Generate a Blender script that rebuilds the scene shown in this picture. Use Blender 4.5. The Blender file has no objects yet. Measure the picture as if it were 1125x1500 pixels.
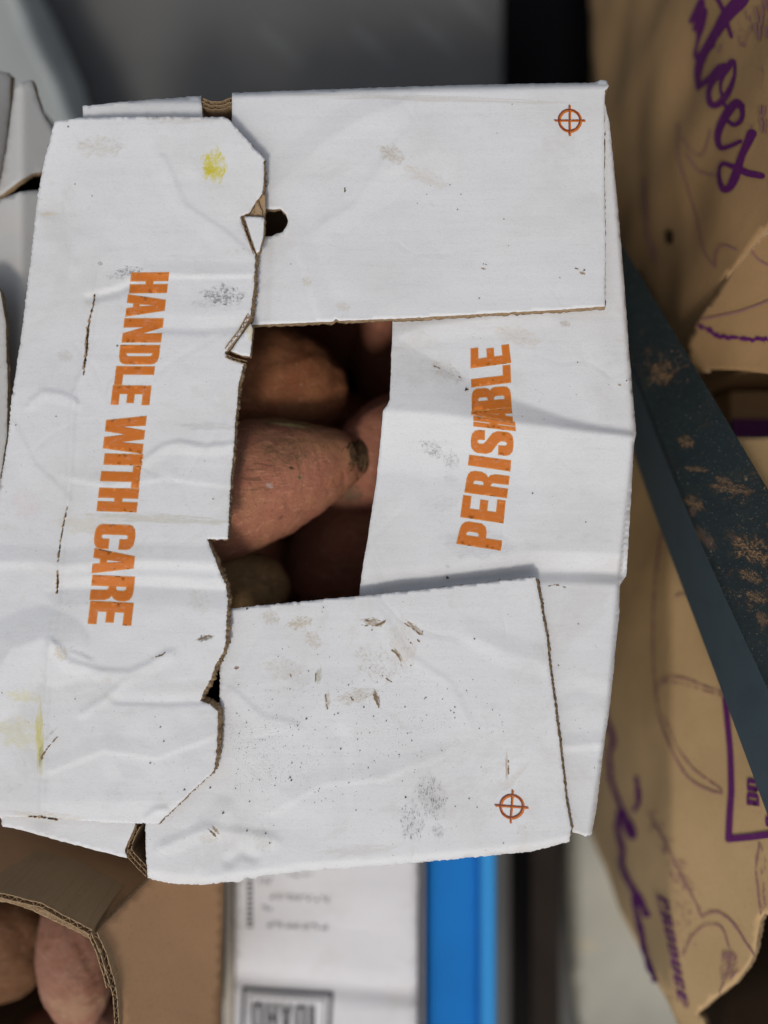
import bpy, math, random
import numpy as np
from mathutils import Vector, Matrix
from mathutils.geometry import delaunay_2d_cdt
random.seed(7); rng = np.random.default_rng(7)
C = bpy.context.scene.collection
SC = bpy.context.scene
# ------------------------------------------------------------------ camera, sky, sun
FPX = 1500*26/36.0          # focal length in photograph pixels (1125 x 1500)
H0 = 0.40                   # camera height above the lid of the white box (z = 0)
cd = bpy.data.cameras.new('camera'); cam = bpy.data.objects.new('camera', cd); C.objects.link(cam)
cam.location = (0, 0, H0); cam.rotation_euler = (0, 0, 0)
cd.sensor_fit = 'VERTICAL'; cd.sensor_height = 36; cd.sensor_width = 27; cd.lens = 26
cd.clip_start = 0.01; cd.clip_end = 200
cd.dof.use_dof = True; cd.dof.focus_distance = 0.410; cd.dof.aperture_fstop = 1.6
SC.camera = cam
W = bpy.data.worlds.new('World'); SC.world = W; W.use_nodes = True
nt = W.node_tree; bg = nt.nodes['Background']
sky = nt.nodes.new('ShaderNodeTexSky'); sky.sky_type = 'NISHITA'; sky.sun_disc = False
sky.sun_elevation = math.radians(52); sky.sun_rotation = math.radians(189); sky.dust_density = 3.0; sky.ozone_density = 0.6
hs = nt.nodes.new('ShaderNodeHueSaturation'); hs.inputs['Saturation'].default_value = 0.42   # thin cloud takes the blue out
nt.links.new(sky.outputs[0], hs.inputs['Color']); nt.links.new(hs.outputs[0], bg.inputs[0]); bg.inputs[1].default_value = 0.092
ld = bpy.data.lights.new('sun', 'SUN'); sun = bpy.data.objects.new('sun', ld); C.objects.link(sun)
ld.energy = 1.15; ld.angle = math.radians(10); ld.color = (1.0, 0.93, 0.84)
_e, _r = math.radians(52), math.radians(189)
sdir = Vector((math.sin(_r)*math.cos(_e), math.cos(_r)*math.cos(_e), math.sin(_e)))
sun.rotation_euler = sdir.to_track_quat('Z', 'Y').to_euler(); sun.location = sdir*3
SC.view_settings.view_transform = 'Standard'; SC.view_settings.look = 'None'
SC.view_settings.exposure = 0.12; SC.view_settings.gamma = 1.0
SC.render.engine = 'CYCLES'

# ------------------------------------------------------------------ naming helpers
def tag(o, label=None, cat=None, group=None, kind=None):
    if label: o['label'] = label
    if cat: o['category'] = cat
    if group: o['group'] = group
    if kind: o['kind'] = kind
    return o
def thing(name, loc, label, cat, group=None):
    o = bpy.data.objects.new(name, None); C.objects.link(o); o.location = loc
    o.empty_display_size = 0.03
    return tag(o, label, cat, group)
def link(name, verts, faces, mats, parent=None, fm=None, smooth=True, label=None):
    me = bpy.data.meshes.new(name); me.from_pydata([tuple(map(float, v)) for v in verts], [], [tuple(map(int, f)) for f in faces])
    for m in mats: me.materials.append(m)
    if fm is not None: me.polygons.foreach_set('material_index', list(map(int, fm)))
    if smooth: me.polygons.foreach_set('use_smooth', [True]*len(me.polygons))
    me.update()
    o = bpy.data.objects.new(name, me); C.objects.link(o)
    if parent is not None:
        o.parent = parent
        r = parent
        M = Matrix.Identity(4)
        while r is not None:
            if r.type == 'EMPTY': M = Matrix.Translation(r.location).inverted()
            r = r.parent
        o.matrix_parent_inverse = M if parent.type == 'EMPTY' else Matrix.Identity(4)
    if label: o['label'] = label
    return o

# ------------------------------------------------------------------ numeric helpers
def vnoise(x, y, seed=0):
    x = np.asarray(x, float); y = np.asarray(y, float)
    xi = np.floor(x).astype(int); yi = np.floor(y).astype(int); xf = x-xi; yf = y-yi
    u = xf*xf*(3-2*xf); v = yf*yf*(3-2*yf)
    def h(a, b):
        n = (a*374761393 + b*668265263 + seed*974634777) & 0x7fffffff
        n = ((n ^ (n >> 13))*1274126177) & 0x7fffffff
        return ((n ^ (n >> 16)) & 0xffff)/65535.0*2-1
    return (h(xi, yi)*(1-u)+h(xi+1, yi)*u)*(1-v)+(h(xi, yi+1)*(1-u)+h(xi+1, yi+1)*u)*v
def polyd(x, y, pts):
    """distance to a polyline and the signed side"""
    best = np.full(np.shape(x), 1e9); side = np.zeros(np.shape(x))
    for (ax, ay), (bx, by) in zip(pts[:-1], pts[1:]):
        dx, dy = bx-ax, by-ay; L = dx*dx+dy*dy+1e-9
        t = np.clip(((x-ax)*dx+(y-ay)*dy)/L, 0, 1)
        d = np.hypot(x-ax-t*dx, y-ay-t*dy); s = np.sign(dx*(y-ay)-dy*(x-ax))
        m = d < best; best = np.where(m, d, best); side = np.where(m, s, side)
    return best, side
def crease(x, y, pts, amp, wl, wr):
    d, s = polyd(x, y, pts)
    w = np.where(s > 0, wr, wl)
    return amp*np.clip(1-d/w, 0, 1)
def rays(P):
    P = np.asarray(P, float).reshape(-1, 2)
    return np.stack([(P[:, 0]-562.5)/FPX, -(P[:, 1]-750)/FPX, -np.ones(len(P))], 1)
def up(px, py, z):
    D = H0-z
    return np.array([(px-562.5)/FPX*D, -(py-750)/FPX*D, z])
class Sheet:
    """a lying surface with its height as a function of place"""
    def __init__(s, zf): s.zf = zf
    def pt(s, P, off=0.0):
        P = np.asarray(P, float).reshape(-1, 2); z = s.zf(P[:, 0], P[:, 1])+off*np.ones(len(P))
        return rays(P)*(H0-z)[:, None]+np.array([0, 0, H0])
    def nrm(s, P): return np.tile([0, 0, 1.0], (len(np.asarray(P).reshape(-1, 2)), 1))
class Planes:
    """convex set of planes (a bent wall); planes are (point, point, point) in world space"""
    def __init__(s, tris, amp=0.0, scale=0.01, seed=3):
        s.pl = []; s.amp = amp; s.scale = scale; s.seed = seed
        for a, b, c in tris:
            a, b, c = map(np.array, (a, b, c)); n = np.cross(b-a, c-a); n = n/np.linalg.norm(n)
            if np.dot(n, np.array([0, 0, H0])-a) < 0: n = -n
            s.pl.append((a, n))
    def _hit(s, P):
        R = rays(P); o = np.array([0, 0, H0])
        T = np.stack([np.dot(a-o, n)/np.minimum(R@n, -1e-4) for a, n in s.pl], 0)
        k = T.argmax(0); t = T.max(0)
        N = np.stack([s.pl[i][1] for i in k], 0)
        return o+R*t[:, None], N
    def pt(s, P, off=0.0):
        X, N = s._hit(P)
        d = off
        if s.amp:
            d = off + s.amp*vnoise(X[:, 1]/s.scale, X[:, 2]/s.scale+X[:, 0]/s.scale, s.seed)
        return X+N*np.reshape(d*np.ones(len(X)), (-1, 1))
    def nrm(s, P): return s._hit(P)[1]
def inside(x, y, polys):
    c = np.zeros(np.shape(x), bool)
    for pg in polys:
        n = len(pg)
        for i in range(n):
            x1, y1 = pg[i]; x2, y2 = pg[(i+1) % n]
            if y1 == y2: continue
            m = (y1 > y) != (y2 > y)
            c ^= m & (x < (x2-x1)*(y-y1)/(y2-y1)+x1)
    return c
def resample(pg, step, jit=0.0, closed=True):
    out = []; n = len(pg)
    for i in range(n if closed else n-1):
        a = np.array(pg[i], float); b = np.array(pg[(i+1) % n], float); L = np.hypot(*(b-a)); k = max(1, int(round(L/step)))
        nn = np.array([-(b-a)[1], (b-a)[0]])/max(L, 1e-6)
        for j in range(k):
            p = a+(b-a)*j/k
            if j and jit: p = p+nn*random.gauss(0, jit)
            out.append(tuple(p))
    if not closed: out.append(tuple(map(float, pg[-1])))
    return out
def triangulate(polys, spacing, extra=None):
    V = []; E = []
    for pg in polys:
        b = len(V); V += list(pg); E += [(b+i, b+(i+1) % len(pg)) for i in range(len(pg))]
    A = np.array(V)
    if spacing:
        gx = np.arange(A[:, 0].min(), A[:, 0].max(), spacing); gy = np.arange(A[:, 1].min(), A[:, 1].max(), spacing*0.87)
        X, Y = np.meshgrid(gx, gy); X = X+(np.arange(len(gy)) % 2)[:, None]*spacing/2
        X = X.ravel(); Y = Y.ravel(); m = inside(X, Y, polys)
        X = X[m]; Y = Y[m]
        dmin = np.full(len(X), 1e9)
        for pg in polys: dmin = np.minimum(dmin, polyd(X, Y, list(pg)+[pg[0]])[0])
        m = dmin > spacing*0.55
        V = V+list(zip(X[m], Y[m]))
    if extra: V = V+list(extra)
    V2, E2, F2, *_ = delaunay_2d_cdt([Vector((p[0], -p[1])) for p in V], E, [], 0, 1e-4)
    P = np.array([(v.x, -v.y) for v in V2]); F = np.array([f for f in F2 if len(f) == 3])
    c = P[F].mean(1); F = F[inside(c[:, 0], c[:, 1], polys)]
    a, b, d = P[F[:, 0]], P[F[:, 1]], P[F[:, 2]]   # counter-clockwise in (x,-y)
    cr = (b[:, 0]-a[:, 0])*-(d[:, 1]-a[:, 1])+(b[:, 1]-a[:, 1])*(d[:, 0]-a[:, 0])
    F[cr < 0] = F[cr < 0][:, ::-1]
    return P, F
def panel(name, surf, outline, mats, parent=None, holes=(), thick=0.0035, spacing=6, jit=0.35, bevel=0.6, rough=0.5, label=None, midmat=1, extra=None, backjit=0.6, step=None):
    """cardboard: face, edge and back of one sheet"""
    polys = [resample(outline, step or min(spacing, 5), jit)]+[resample(h, 3, jit) for h in holes]
    P, F = triangulate(polys, spacing, extra)
    used = np.unique(F); re = -np.ones(len(P), int); re[used] = np.arange(len(used)); P = P[used]; F = re[F]
    top = surf.pt(P); N = surf.nrm(P); n = len(P)
    dirE = {}
    for f in F:
        for i in range(3): dirE[(f[i], f[(i+1) % 3])] = 1
    bd = [(a, b) for (a, b) in dirE if (b, a) not in dirE]
    out = np.zeros((n, 2))
    for a, b in bd:
        d = P[b]-P[a]; L = np.hypot(*d)+1e-9; nn = np.array([-d[1], d[0]])/L   # to the right of a->b in (x,-y)
        out[a] += nn; out[b] += nn
    L = np.hypot(out[:, 0], out[:, 1]); L[L == 0] = 1; out /= L[:, None]
    bv = bevel(P[:, 0], P[:, 1]) if callable(bevel) else np.full(n, bevel)
    isb = np.zeros(n, bool)
    for a, b in bd: isb[a] = isb[b] = True
    wob = rng.normal(0, backjit, n)*isb
    bot = surf.pt(P+out*(bv+wob)[:, None]*isb[:, None])-N*thick
    V = [top, bot]; faces = [tuple(f) for f in F]+[tuple(f[::-1]+n) for f in F]; fm = [0]*len(F)+[2]*len(F)
    mids = {}; mv = []
    for lev, frac in ((0, 0.08), (1, 0.36), (2, 0.68)):
        q = surf.pt(P+out*((bv*frac+rng.normal(0, rough*(0.3 if lev == 0 else 1), n)*1.0)-(0.5*rough if lev else 0))[:, None]*isb[:, None])-N*thick*frac
        mv.append(q)
    V += mv; V = np.concatenate(V, 0)
    lev = [0, 2*n, 3*n, 4*n, n]
    for a, b in bd:
        for k in range(4):
            u, w = lev[k], lev[k+1]
            faces.append((b+u, a+u, a+w, b+w)); fm.append(midmat if k else 1)
    # drop unused mid vertices
    Fl = np.concatenate([np.array(f) for f in faces]); us = np.unique(Fl); re = -np.ones(len(V), int); re[us] = np.arange(len(us))
    return link(name, V[us], [tuple(re[list(f)]) for f in faces], mats, parent, fm, True, label)
def decal(name, surf, polys, mat, parent=None, off=0.00018, spacing=5, label=None, jit=0.0):
    polys = [resample(p, 4, jit) for p in polys]
    P, F = triangulate(polys, spacing)
    return link(name, surf.pt(P, off), F, [mat], parent, None, True, label)
def multi_decal(name, surf, groups, mat, parent=None, off=0.00018, spacing=5, label=None):
    V = []; Fs = []; b = 0
    for polys in groups:
        P, F = triangulate([resample(p, 4) for p in polys], spacing)
        V.append(surf.pt(P, off)); Fs.append(F+b); b += len(P)
    return link(name, np.concatenate(V), np.concatenate(Fs), [mat], parent, None, True, label)
def sdf_decal(name, surf, sdf, bbox, mat, parent=None, res=1.2, off=0.0002, label=None):
    """print whose outline is the zero line of a distance function"""
    x0, y0, x1, y1 = bbox; gx = np.arange(x0, x1+res, res); gy = np.arange(y0, y1+res, res)
    X, Y = np.meshgrid(gx, gy); S = sdf(X, Y); ny, nx = S.shape
    V = []; key = {}; F = []
    def vid(k, p):
        if k not in key: key[k] = len(V); V.append(p)
        return key[k]
    neg = S < 0
    cells = np.argwhere(neg[:-1, :-1] | neg[1:, :-1] | neg[:-1, 1:] | neg[1:, 1:])
    for j, i in cells:
        cs = [(j+1, i), (j+1, i+1), (j, i+1), (j, i)]; f = []
        for q in range(4):
            a = cs[q]; b = cs[(q+1) % 4]
            if neg[a]: f.append(vid(a, (X[a], Y[a])))
            if neg[a] != neg[b]:
                t = S[a]/(S[a]-S[b]); k = (min(a, b), max(a, b))
                f.append(vid(k, (X[a]+(X[b]-X[a])*t, Y[a]+(Y[b]-Y[a])*t)))
        if len(f) >= 3: F.append(tuple(f))
    if not V: return None
    return link(name, surf.pt(np.array(V), off), F, [mat], parent, None, True, label)
def strokes(lines):
    """lines: lists of (x, y, r)"""
    def f(X, Y):
        S = np.full(X.shape, 1e9)
        for ln in lines:
            for a, b in zip(ln[:-1], ln[1:]):
                dx, dy = b[0]-a[0], b[1]-a[1]; L = dx*dx+dy*dy+1e-9
                t = np.clip(((X-a[0])*dx+(Y-a[1])*dy)/L, 0, 1)
                S = np.minimum(S, np.hypot(X-a[0]-t*dx, Y-a[1]-t*dy)-(a[2]+(b[2]-a[2])*t))
        return S
    return f
def catmull(pts, k=6):
    pts = [np.array(p, float) for p in pts]; P = [pts[0]]+pts+[pts[-1]]; out = []
    for i in range(1, len(P)-2):
        for j in range(k):
            t = j/k; a, b, c, d = P[i-1:i+3]
            out.append(0.5*((2*b)+(c-a)*t+(2*a-5*b+4*c-d)*t*t+(-a+3*b-3*c+d)*t**3))
    out.append(pts[-1]); return [tuple(p) for p in out]
def roughen(sdf, amp, sc, seed=1):
    return lambda X, Y: sdf(X, Y)+amp*vnoise(X/sc, Y/sc, seed)

# ------------------------------------------------------------------ materials
def S2L(c): return tuple(((v/255)/12.92 if v/255 <= 0.04045 else ((v/255+0.055)/1.055)**2.4) for v in c)
class Mat:
    def __init__(s, name, col, rough=0.85, spec=0.3):
        s.m = bpy.data.materials.new(name); s.m.use_nodes = True; s.nt = s.m.node_tree; s.n = s.nt.nodes; s.l = s.nt.links
        s.b = s.n['Principled BSDF']; s.b.inputs['Roughness'].default_value = rough
        s.b.inputs['Specular IOR Level'].default_value = spec
        s.tc = s.n.new('ShaderNodeTexCoord'); s.co = s.tc.outputs['Object']
        r = s.n.new('ShaderNodeRGB'); r.outputs[0].default_value = (*col, 1); s.col = r.outputs[0]; s.bump = None
        s.l.new(s.col, s.b.inputs['Base Color'])
    def noise(s, scale, detail=4, rough=0.55, co=None, stretch=None, dist=0):
        n = s.n.new('ShaderNodeTexNoise'); n.inputs['Scale'].default_value = scale; n.inputs['Detail'].default_value = detail
        n.inputs['Roughness'].default_value = rough; n.inputs['Distortion'].default_value = dist
        co = co or s.co
        if stretch:
            mp = s.n.new('ShaderNodeMapping'); mp.inputs['Scale'].default_value = stretch; s.l.new(co, mp.inputs[0]); co = mp.outputs[0]
        s.l.new(co, n.inputs['Vector']); return n.outputs[0]
    def mr(s, v, a, b, c=0., d=1., interp='SMOOTHSTEP'):
        n = s.n.new('ShaderNodeMapRange'); n.interpolation_type = interp
        s.l.new(v, n.inputs[0])
        for i, q in enumerate((a, b, c, d)): n.inputs[1+i].default_value = q
        return n.outputs[0]
    def mul(s, a, b, op='MULTIPLY'):
        n = s.n.new('ShaderNodeMath'); n.operation = op
        for i, q in enumerate((a, b)):
            if isinstance(q, (int, float)): n.inputs[i].default_value = q
            else: s.l.new(q, n.inputs[i])
        return n.outputs[0]
    def mix(s, fac, col, mode='MIX'):
        n = s.n.new('ShaderNodeMix'); n.data_type = 'RGBA'; n.blend_type = mode
        if isinstance(fac, (int, float)): n.inputs[0].default_value = fac
        else: s.l.new(fac, n.inputs[0])
        s.l.new(s.col, n.inputs[6])
        if isinstance(col, tuple): n.inputs[7].default_value = (*col, 1)
        else: s.l.new(col, n.inputs[7])
        s.col = n.outputs[2]; s.l.new(s.col, s.b.inputs['Base Color']); return s
    def add_bump(s, h, strength, dist):
        n = s.n.new('ShaderNodeBump'); n.inputs['Strength'].default_value = strength; n.inputs['Distance'].default_value = dist
        s.l.new(h, n.inputs['Height'])
        if s.bump: s.l.new(s.bump, n.inputs['Normal'])
        s.bump = n.outputs[0]; s.l.new(s.bump, s.b.inputs['Normal']); return s
    def stain(s, px, py, rx, ry, col, rot=0, z=0.0, alpha=1.0, nscale=6, ndet=5, thr=(0.45, 0.6), stretch=(1, 1, 1), soft=0.2, fill=0.3):
        """a mark of its own shape: an ellipse broken up by noise, px units at height z"""
        c = up(px, py, z); k = (H0-z)/FPX
        mp = s.n.new('ShaderNodeMapping'); mp.vector_type = 'TEXTURE'
        mp.inputs['Location'].default_value = (c[0], c[1], 0); mp.inputs['Rotation'].default_value = (0, 0, -math.radians(rot))
        mp.inputs['Scale'].default_value = (rx*k, ry*k, 1.0)
        s.l.new(s.co, mp.inputs[0])
        sp = s.n.new('ShaderNodeVectorMath'); sp.operation = 'MULTIPLY'; sp.inputs[1].default_value = (1, 1, 0); s.l.new(mp.outputs[0], sp.inputs[0])
        ln = s.n.new('ShaderNodeVectorMath'); ln.operation = 'LENGTH'; s.l.new(sp.outputs[0], ln.inputs[0])
        lo = s.noise(1.7, 3, 0.6, sp.outputs[0])
        g_ = 0.035 if col == GREY else 0.0
        hi = s.noise(nscale*1.5, ndet, 0.65, sp.outputs[0], stretch)
        e = s.mul(s.mul(ln.outputs['Value'], -1.0), s.mul(s.mul(lo, 3.2), -0.62, 'ADD'), 'ADD')   # ragged outline
        m = s.mr(e, -0.05, 0.75-soft)
        m2 = s.mr(s.mul(hi, s.mul(m, 0.08), 'ADD'), thr[0]+0.03+g_, thr[1]+0.05+g_)
        if col == GREY: m2 = s.mul(s.mul(m2, s.mr(s.noise(520, 3, .7), 0.44, 0.56, 0, .88)), .10, 'ADD')
        else: m2 = s.mul(m2, s.mr(s.noise(300, 4, .75), 0.30, 0.52, 0.45, 1)); m2 = s.mul(s.mul(m2, 1-fill), fill, 'ADD')
        return s.mix(s.mul(s.mul(m, m2), alpha), col)
WHITE = (0.725, 0.738, 0.755)
DIRT = (0.30, 0.22, 0.13); GREY = (0.12, 0.12, 0.13)
def white_board(name, stains=(), specks=0.0, tone=WHITE, rough=0.62):
    m = Mat(name, tone, rough, 0.35)
    m.mix(m.mr(m.noise(14, 5, 0.6), 0.45, 0.75, 0, 0.40), (0.60, 0.59, 0.565))
    m.mix(m.mr(m.noise(1100, 3, 0.7, stretch=(.6, 1, 1)), 0.45, 0.75, 0, 0.30), (0.52, 0.52, 0.52))
    m.mix(m.mr(m.noise(7, 7, 0.72, dist=2.5), 0.52, 0.66, 0, 0.22), (0.52, 0.48, 0.42))
    m.mix(m.mr(m.noise(60, 6, 0.6, dist=1.5), 0.60, 0.78, 0, 0.28), (0.50, 0.45, 0.37))
    m.mix(m.mr(m.noise(300, 3, 0.6, stretch=(0.25, 1, 1)), 0.5, 0.75, 0, 0.12), (0.50, 0.49, 0.48))
    # fine scattered dirt
    v = m.n.new('ShaderNodeTexVoronoi'); v.inputs['Scale'].default_value = 260; v.inputs['Randomness'].default_value = 1; m.l.new(m.co, v.inputs['Vector'])
    big = m.mr(m.noise(22, 3), 0.45-specks, 0.75-specks)
    m.mix(m.mul(m.mul(m.mr(v.outputs['Distance'], 0.13, 0.06), m.mr(m.noise(900, 1), 0.52, 0.56)), m.mul(big, 0.8)), (0.16, 0.13, 0.11))
    for st in stains: m.stain(**st)
    m.add_bump(m.noise(420, 4, 0.6), 0.25, 0.00025)
    m.add_bump(m.noise(150, 2, 0.5, stretch=(0.05, 1.0, 1)), 0.45, 0.0005)
    m.add_bump(m.noise(35, 3, 0.5), 0.22, 0.0008)
    wv = m.n.new('ShaderNodeVectorMath'); wv.operation = 'MULTIPLY_ADD'; wn = m.n.new('ShaderNodeTexNoise'); wn.inputs['Scale'].default_value = 12; m.l.new(m.co, wn.inputs['Vector'])
    m.l.new(wn.outputs['Color'], wv.inputs[0]); wv.inputs[1].default_value = (0.06, 0.04, 0.05); m.l.new(m.co, wv.inputs[2])
    vo = m.n.new('ShaderNodeTexVoronoi'); vo.feature = 'DISTANCE_TO_EDGE'; vo.inputs['Scale'].default_value = 17; m.l.new(wv.outputs[0], vo.inputs['Vector'])
    m.add_bump(m.mul(m.mr(vo.outputs['Distance'], 0.0, 0.05, -1, 0, 'LINEAR'), m.mr(m.noise(9, 3), 0.46, 0.60)), 0.28, 0.0006)
    m.add_bump(m.noise(1500, 2, 0.6), 0.5, 0.00012)
    return m.m
def kraft(name, col=(0.36, 0.235, 0.125), rough=0.85, bump=0.25, stains=()):
    m = Mat(name, col, rough, 0.2)
    m.mix(m.mr(m.noise(18, 5, 0.6), 0.35, 0.75, 0, 0.35), tuple(c*0.72 for c in col))
    m.mix(m.mr(m.noise(500, 3, 0.6, stretch=(0.3, 1, 1)), 0.5, 0.75, 0, 0.25), tuple(c*0.6 for c in col))
    for st in stains: m.stain(**st)
    m.add_bump(m.noise(400, 4), bump, 0.0003)
    m.add_bump(m.noise(25, 3), 0.35, 0.0025)
    return m.m
def plain(name, col, rough=0.6, spec=0.3, var=0.3, sc=40, bump=0.15):
    m = Mat(name, col, rough, spec)
    m.mix(m.mr(m.noise(sc, 5, 0.6), 0.35, 0.75, 0, var), tuple(c*0.6 for c in col))
    if bump: m.add_bump(m.noise(sc*6, 3), bump, 0.0004)
    return m.m
def ink(name, col, wear=0.25, sc=500, base=WHITE):
    m = Mat(name, col, 0.6, 0.3)
    m.mix(m.mr(m.noise(sc, 4, 0.7, stretch=(0.5, 1, 1)), 0.52, 0.72, 0, wear), tuple(0.5*a+0.5*b for a, b in zip(col, base)))
    m.mix(m.mr(m.noise(60, 4, 0.7), 0.45, 0.8, 0, 0.2), tuple(c*0.8 for c in col))
    m.add_bump(m.noise(420, 4, 0.6), 0.2, 0.00025)
    return m.m
EDGE = Mat('corrugated_edge', (0.34, 0.235, 0.135), 0.9, 0.15)
EDGE.mix(EDGE.mr(EDGE.noise(700, 4, 0.7, stretch=(1, 1, 3)), 0.45, 0.6, 0, 0.75), (0.13, 0.085, 0.05))
EDGE.mix(EDGE.mr(EDGE.noise(120, 3), 0.5, 0.7, 0, 0.4), (0.45, 0.34, 0.22))
EDGE.add_bump(EDGE.noise(900, 3), 0.6, 0.0006); EDGE = EDGE.m
FLUTE = kraft('flute_paper', (0.36, 0.25, 0.145), 0.9, 0.4)
KBACK = kraft('kraft_liner', (0.22, 0.145, 0.08))
KRAFT = kraft('kraft_board')

# ------------------------------------------------------------------ letters
_r = lambda x0, y0, x1, y1: [(x0, y0), (x1, y0), (x1, y1), (x0, y1)]
def _o(a, b, c, d, k=.14):
    kx, ky = k*1.6, k*.55+.02
    return [(a+kx, b), (c-kx, b), (c-kx*.3, b+ky*.35), (c, b+ky), (c, d-ky), (c-kx*.3, d-ky*.35), (c-kx, d), (a+kx, d), (a+kx*.3, d-ky*.35), (a, d-ky), (a, b+ky), (a+kx*.3, b+ky*.35)]
G = {
 'H': [[(0,0),(.4,0),(.4,.42),(.6,.42),(.6,0),(1,0),(1,1),(.6,1),(.6,.6),(.4,.6),(.4,1),(0,1)]],
 'A': [[(0,0),(.35,0),(.39,.17),(.61,.17),(.65,0),(1,0),(.74,1),(.26,1)], [(.43,.32),(.57,.32),(.5,.76)]],
 'N': [[(0,0),(.36,0),(.36,.52),(.64,0),(1,0),(1,1),(.64,1),(.64,.5),(.36,1),(0,1)]],
 'D': [[(0,0),(.6,0),(.84,.03),(.96,.09),(1,.18),(1,.82),(.96,.91),(.84,.97),(.6,1),(0,1)], [(.4,.15),(.53,.16),(.61,.21),(.61,.79),(.53,.84),(.4,.85)]],
 'L': [[(0,0),(1,0),(1,.18),(.42,.18),(.42,1),(0,1)]],
 'E': [[(0,0),(1,0),(1,.18),(.42,.18),(.42,.41),(.9,.41),(.9,.58),(.42,.58),(.42,.82),(1,.82),(1,1),(0,1)]],
 'W': [[(.13,0),(.41,0),(.5,.52),(.59,0),(.87,0),(1,1),(.76,1),(.71,.42),(.61,1),(.39,1),(.29,.42),(.24,1),(0,1)]],
 'I': [_r(0,0,1,1)],
 'T': [[(.29,0),(.71,0),(.71,.82),(1,.82),(1,1),(0,1),(0,.82),(.29,.82)]],
 'C': [[(1,.36),(1,.16),(.95,.08),(.82,.02),(.62,0),(.38,0),(.18,.02),(.05,.08),(0,.16),(0,.84),(.05,.92),(.18,.98),(.38,1),(.62,1),(.82,.98),(.95,.92),(1,.84),(1,.64),(.61,.64),(.61,.79),(.56,.84),(.44,.84),(.39,.79),(.39,.21),(.44,.16),(.56,.16),(.61,.21),(.61,.36)]],
 'R': [[(0,0),(.4,0),(.4,.42),(.52,.42),(.6,.37),(.62,0),(1,0),(.98,.34),(.9,.45),(.78,.5),(.93,.57),(1,.68),(1,.84),(.94,.93),(.82,.98),(.62,1),(0,1)], [(.4,.58),(.54,.58),(.61,.63),(.61,.79),(.54,.84),(.4,.84)]],
 'P': [[(0,0),(.4,0),(.4,.38),(.68,.39),(.88,.43),(1,.53),(1,.84),(.94,.93),(.82,.98),(.62,1),(0,1)], [(.4,.54),(.54,.54),(.61,.59),(.61,.79),(.54,.84),(.4,.84)]],
 'S': [[(0,.34),(0,.16),(.05,.08),(.18,.02),(.38,0),(.62,0),(.82,.02),(.95,.08),(1,.16),(1,.38),(.9,.5),(.5,.65),(.39,.72),(.39,.81),(.45,.86),(.55,.86),(.61,.81),(.61,.69),(1,.69),(1,.84),(.95,.92),(.82,.98),(.62,1),(.38,1),(.18,.98),(.05,.92),(0,.84),(0,.63),(.1,.51),(.5,.37),(.61,.3),(.61,.19),(.55,.14),(.45,.14),(.39,.19),(.39,.34)]],
 'B': [[(0,0),(.62,0),(.84,.02),(.96,.08),(1,.17),(1,.4),(.96,.47),(.84,.52),(.95,.58),(.98,.65),(.98,.86),(.92,.94),(.8,.98),(.6,1),(0,1)], [(.4,.15),(.55,.15),(.62,.2),(.62,.39),(.55,.44),(.4,.44)], [(.4,.59),(.54,.59),(.6,.64),(.6,.8),(.54,.85),(.4,.85)]],
 'O': [_o(0,0,1,1), _o(.38,.16,.62,.84,.05)],
 'U': [[(0,1),(0,.16),(.05,.08),(.18,.02),(.38,0),(.62,0),(.82,.02),(.95,.08),(1,.16),(1,1),(.61,1),(.61,.21),(.56,.16),(.44,.16),(.39,.21),(.39,1)]],
}
def warp(glyph, quad, grow=0.0):
    """quad: px corners for (u0,v0), (u1,v0), (u1,v1), (u0,v1)"""
    q = [np.array(p, float) for p in quad]; out = []
    for pg in G[glyph]:
        out.append([tuple(q[0]*(1-u)*(1-v)+q[1]*u*(1-v)+q[2]*u*v+q[3]*(1-u)*v) for u, v in pg])
    if grow:
        res = []
        for k, pg in enumerate(out):
            A = np.array(pg); n = len(A); ar = 0.5*np.sum(A[:, 0]*np.roll(A[:, 1], -1)-np.roll(A[:, 0], -1)*A[:, 1])
            sg = (1 if ar > 0 else -1)*(1 if k == 0 else -1)
            e = np.roll(A, -1, 0)-A; e /= np.hypot(e[:, 0], e[:, 1])[:, None]+1e-9
            nn = np.stack([e[:, 1], -e[:, 0]], 1)*sg; m = nn+np.roll(nn, 1, 0); m /= (1+np.sum(nn*np.roll(nn, 1, 0), 1))[:, None].clip(0.5)
            res.append([tuple(p) for p in A+m*grow])
        out = res
    return out

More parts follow.
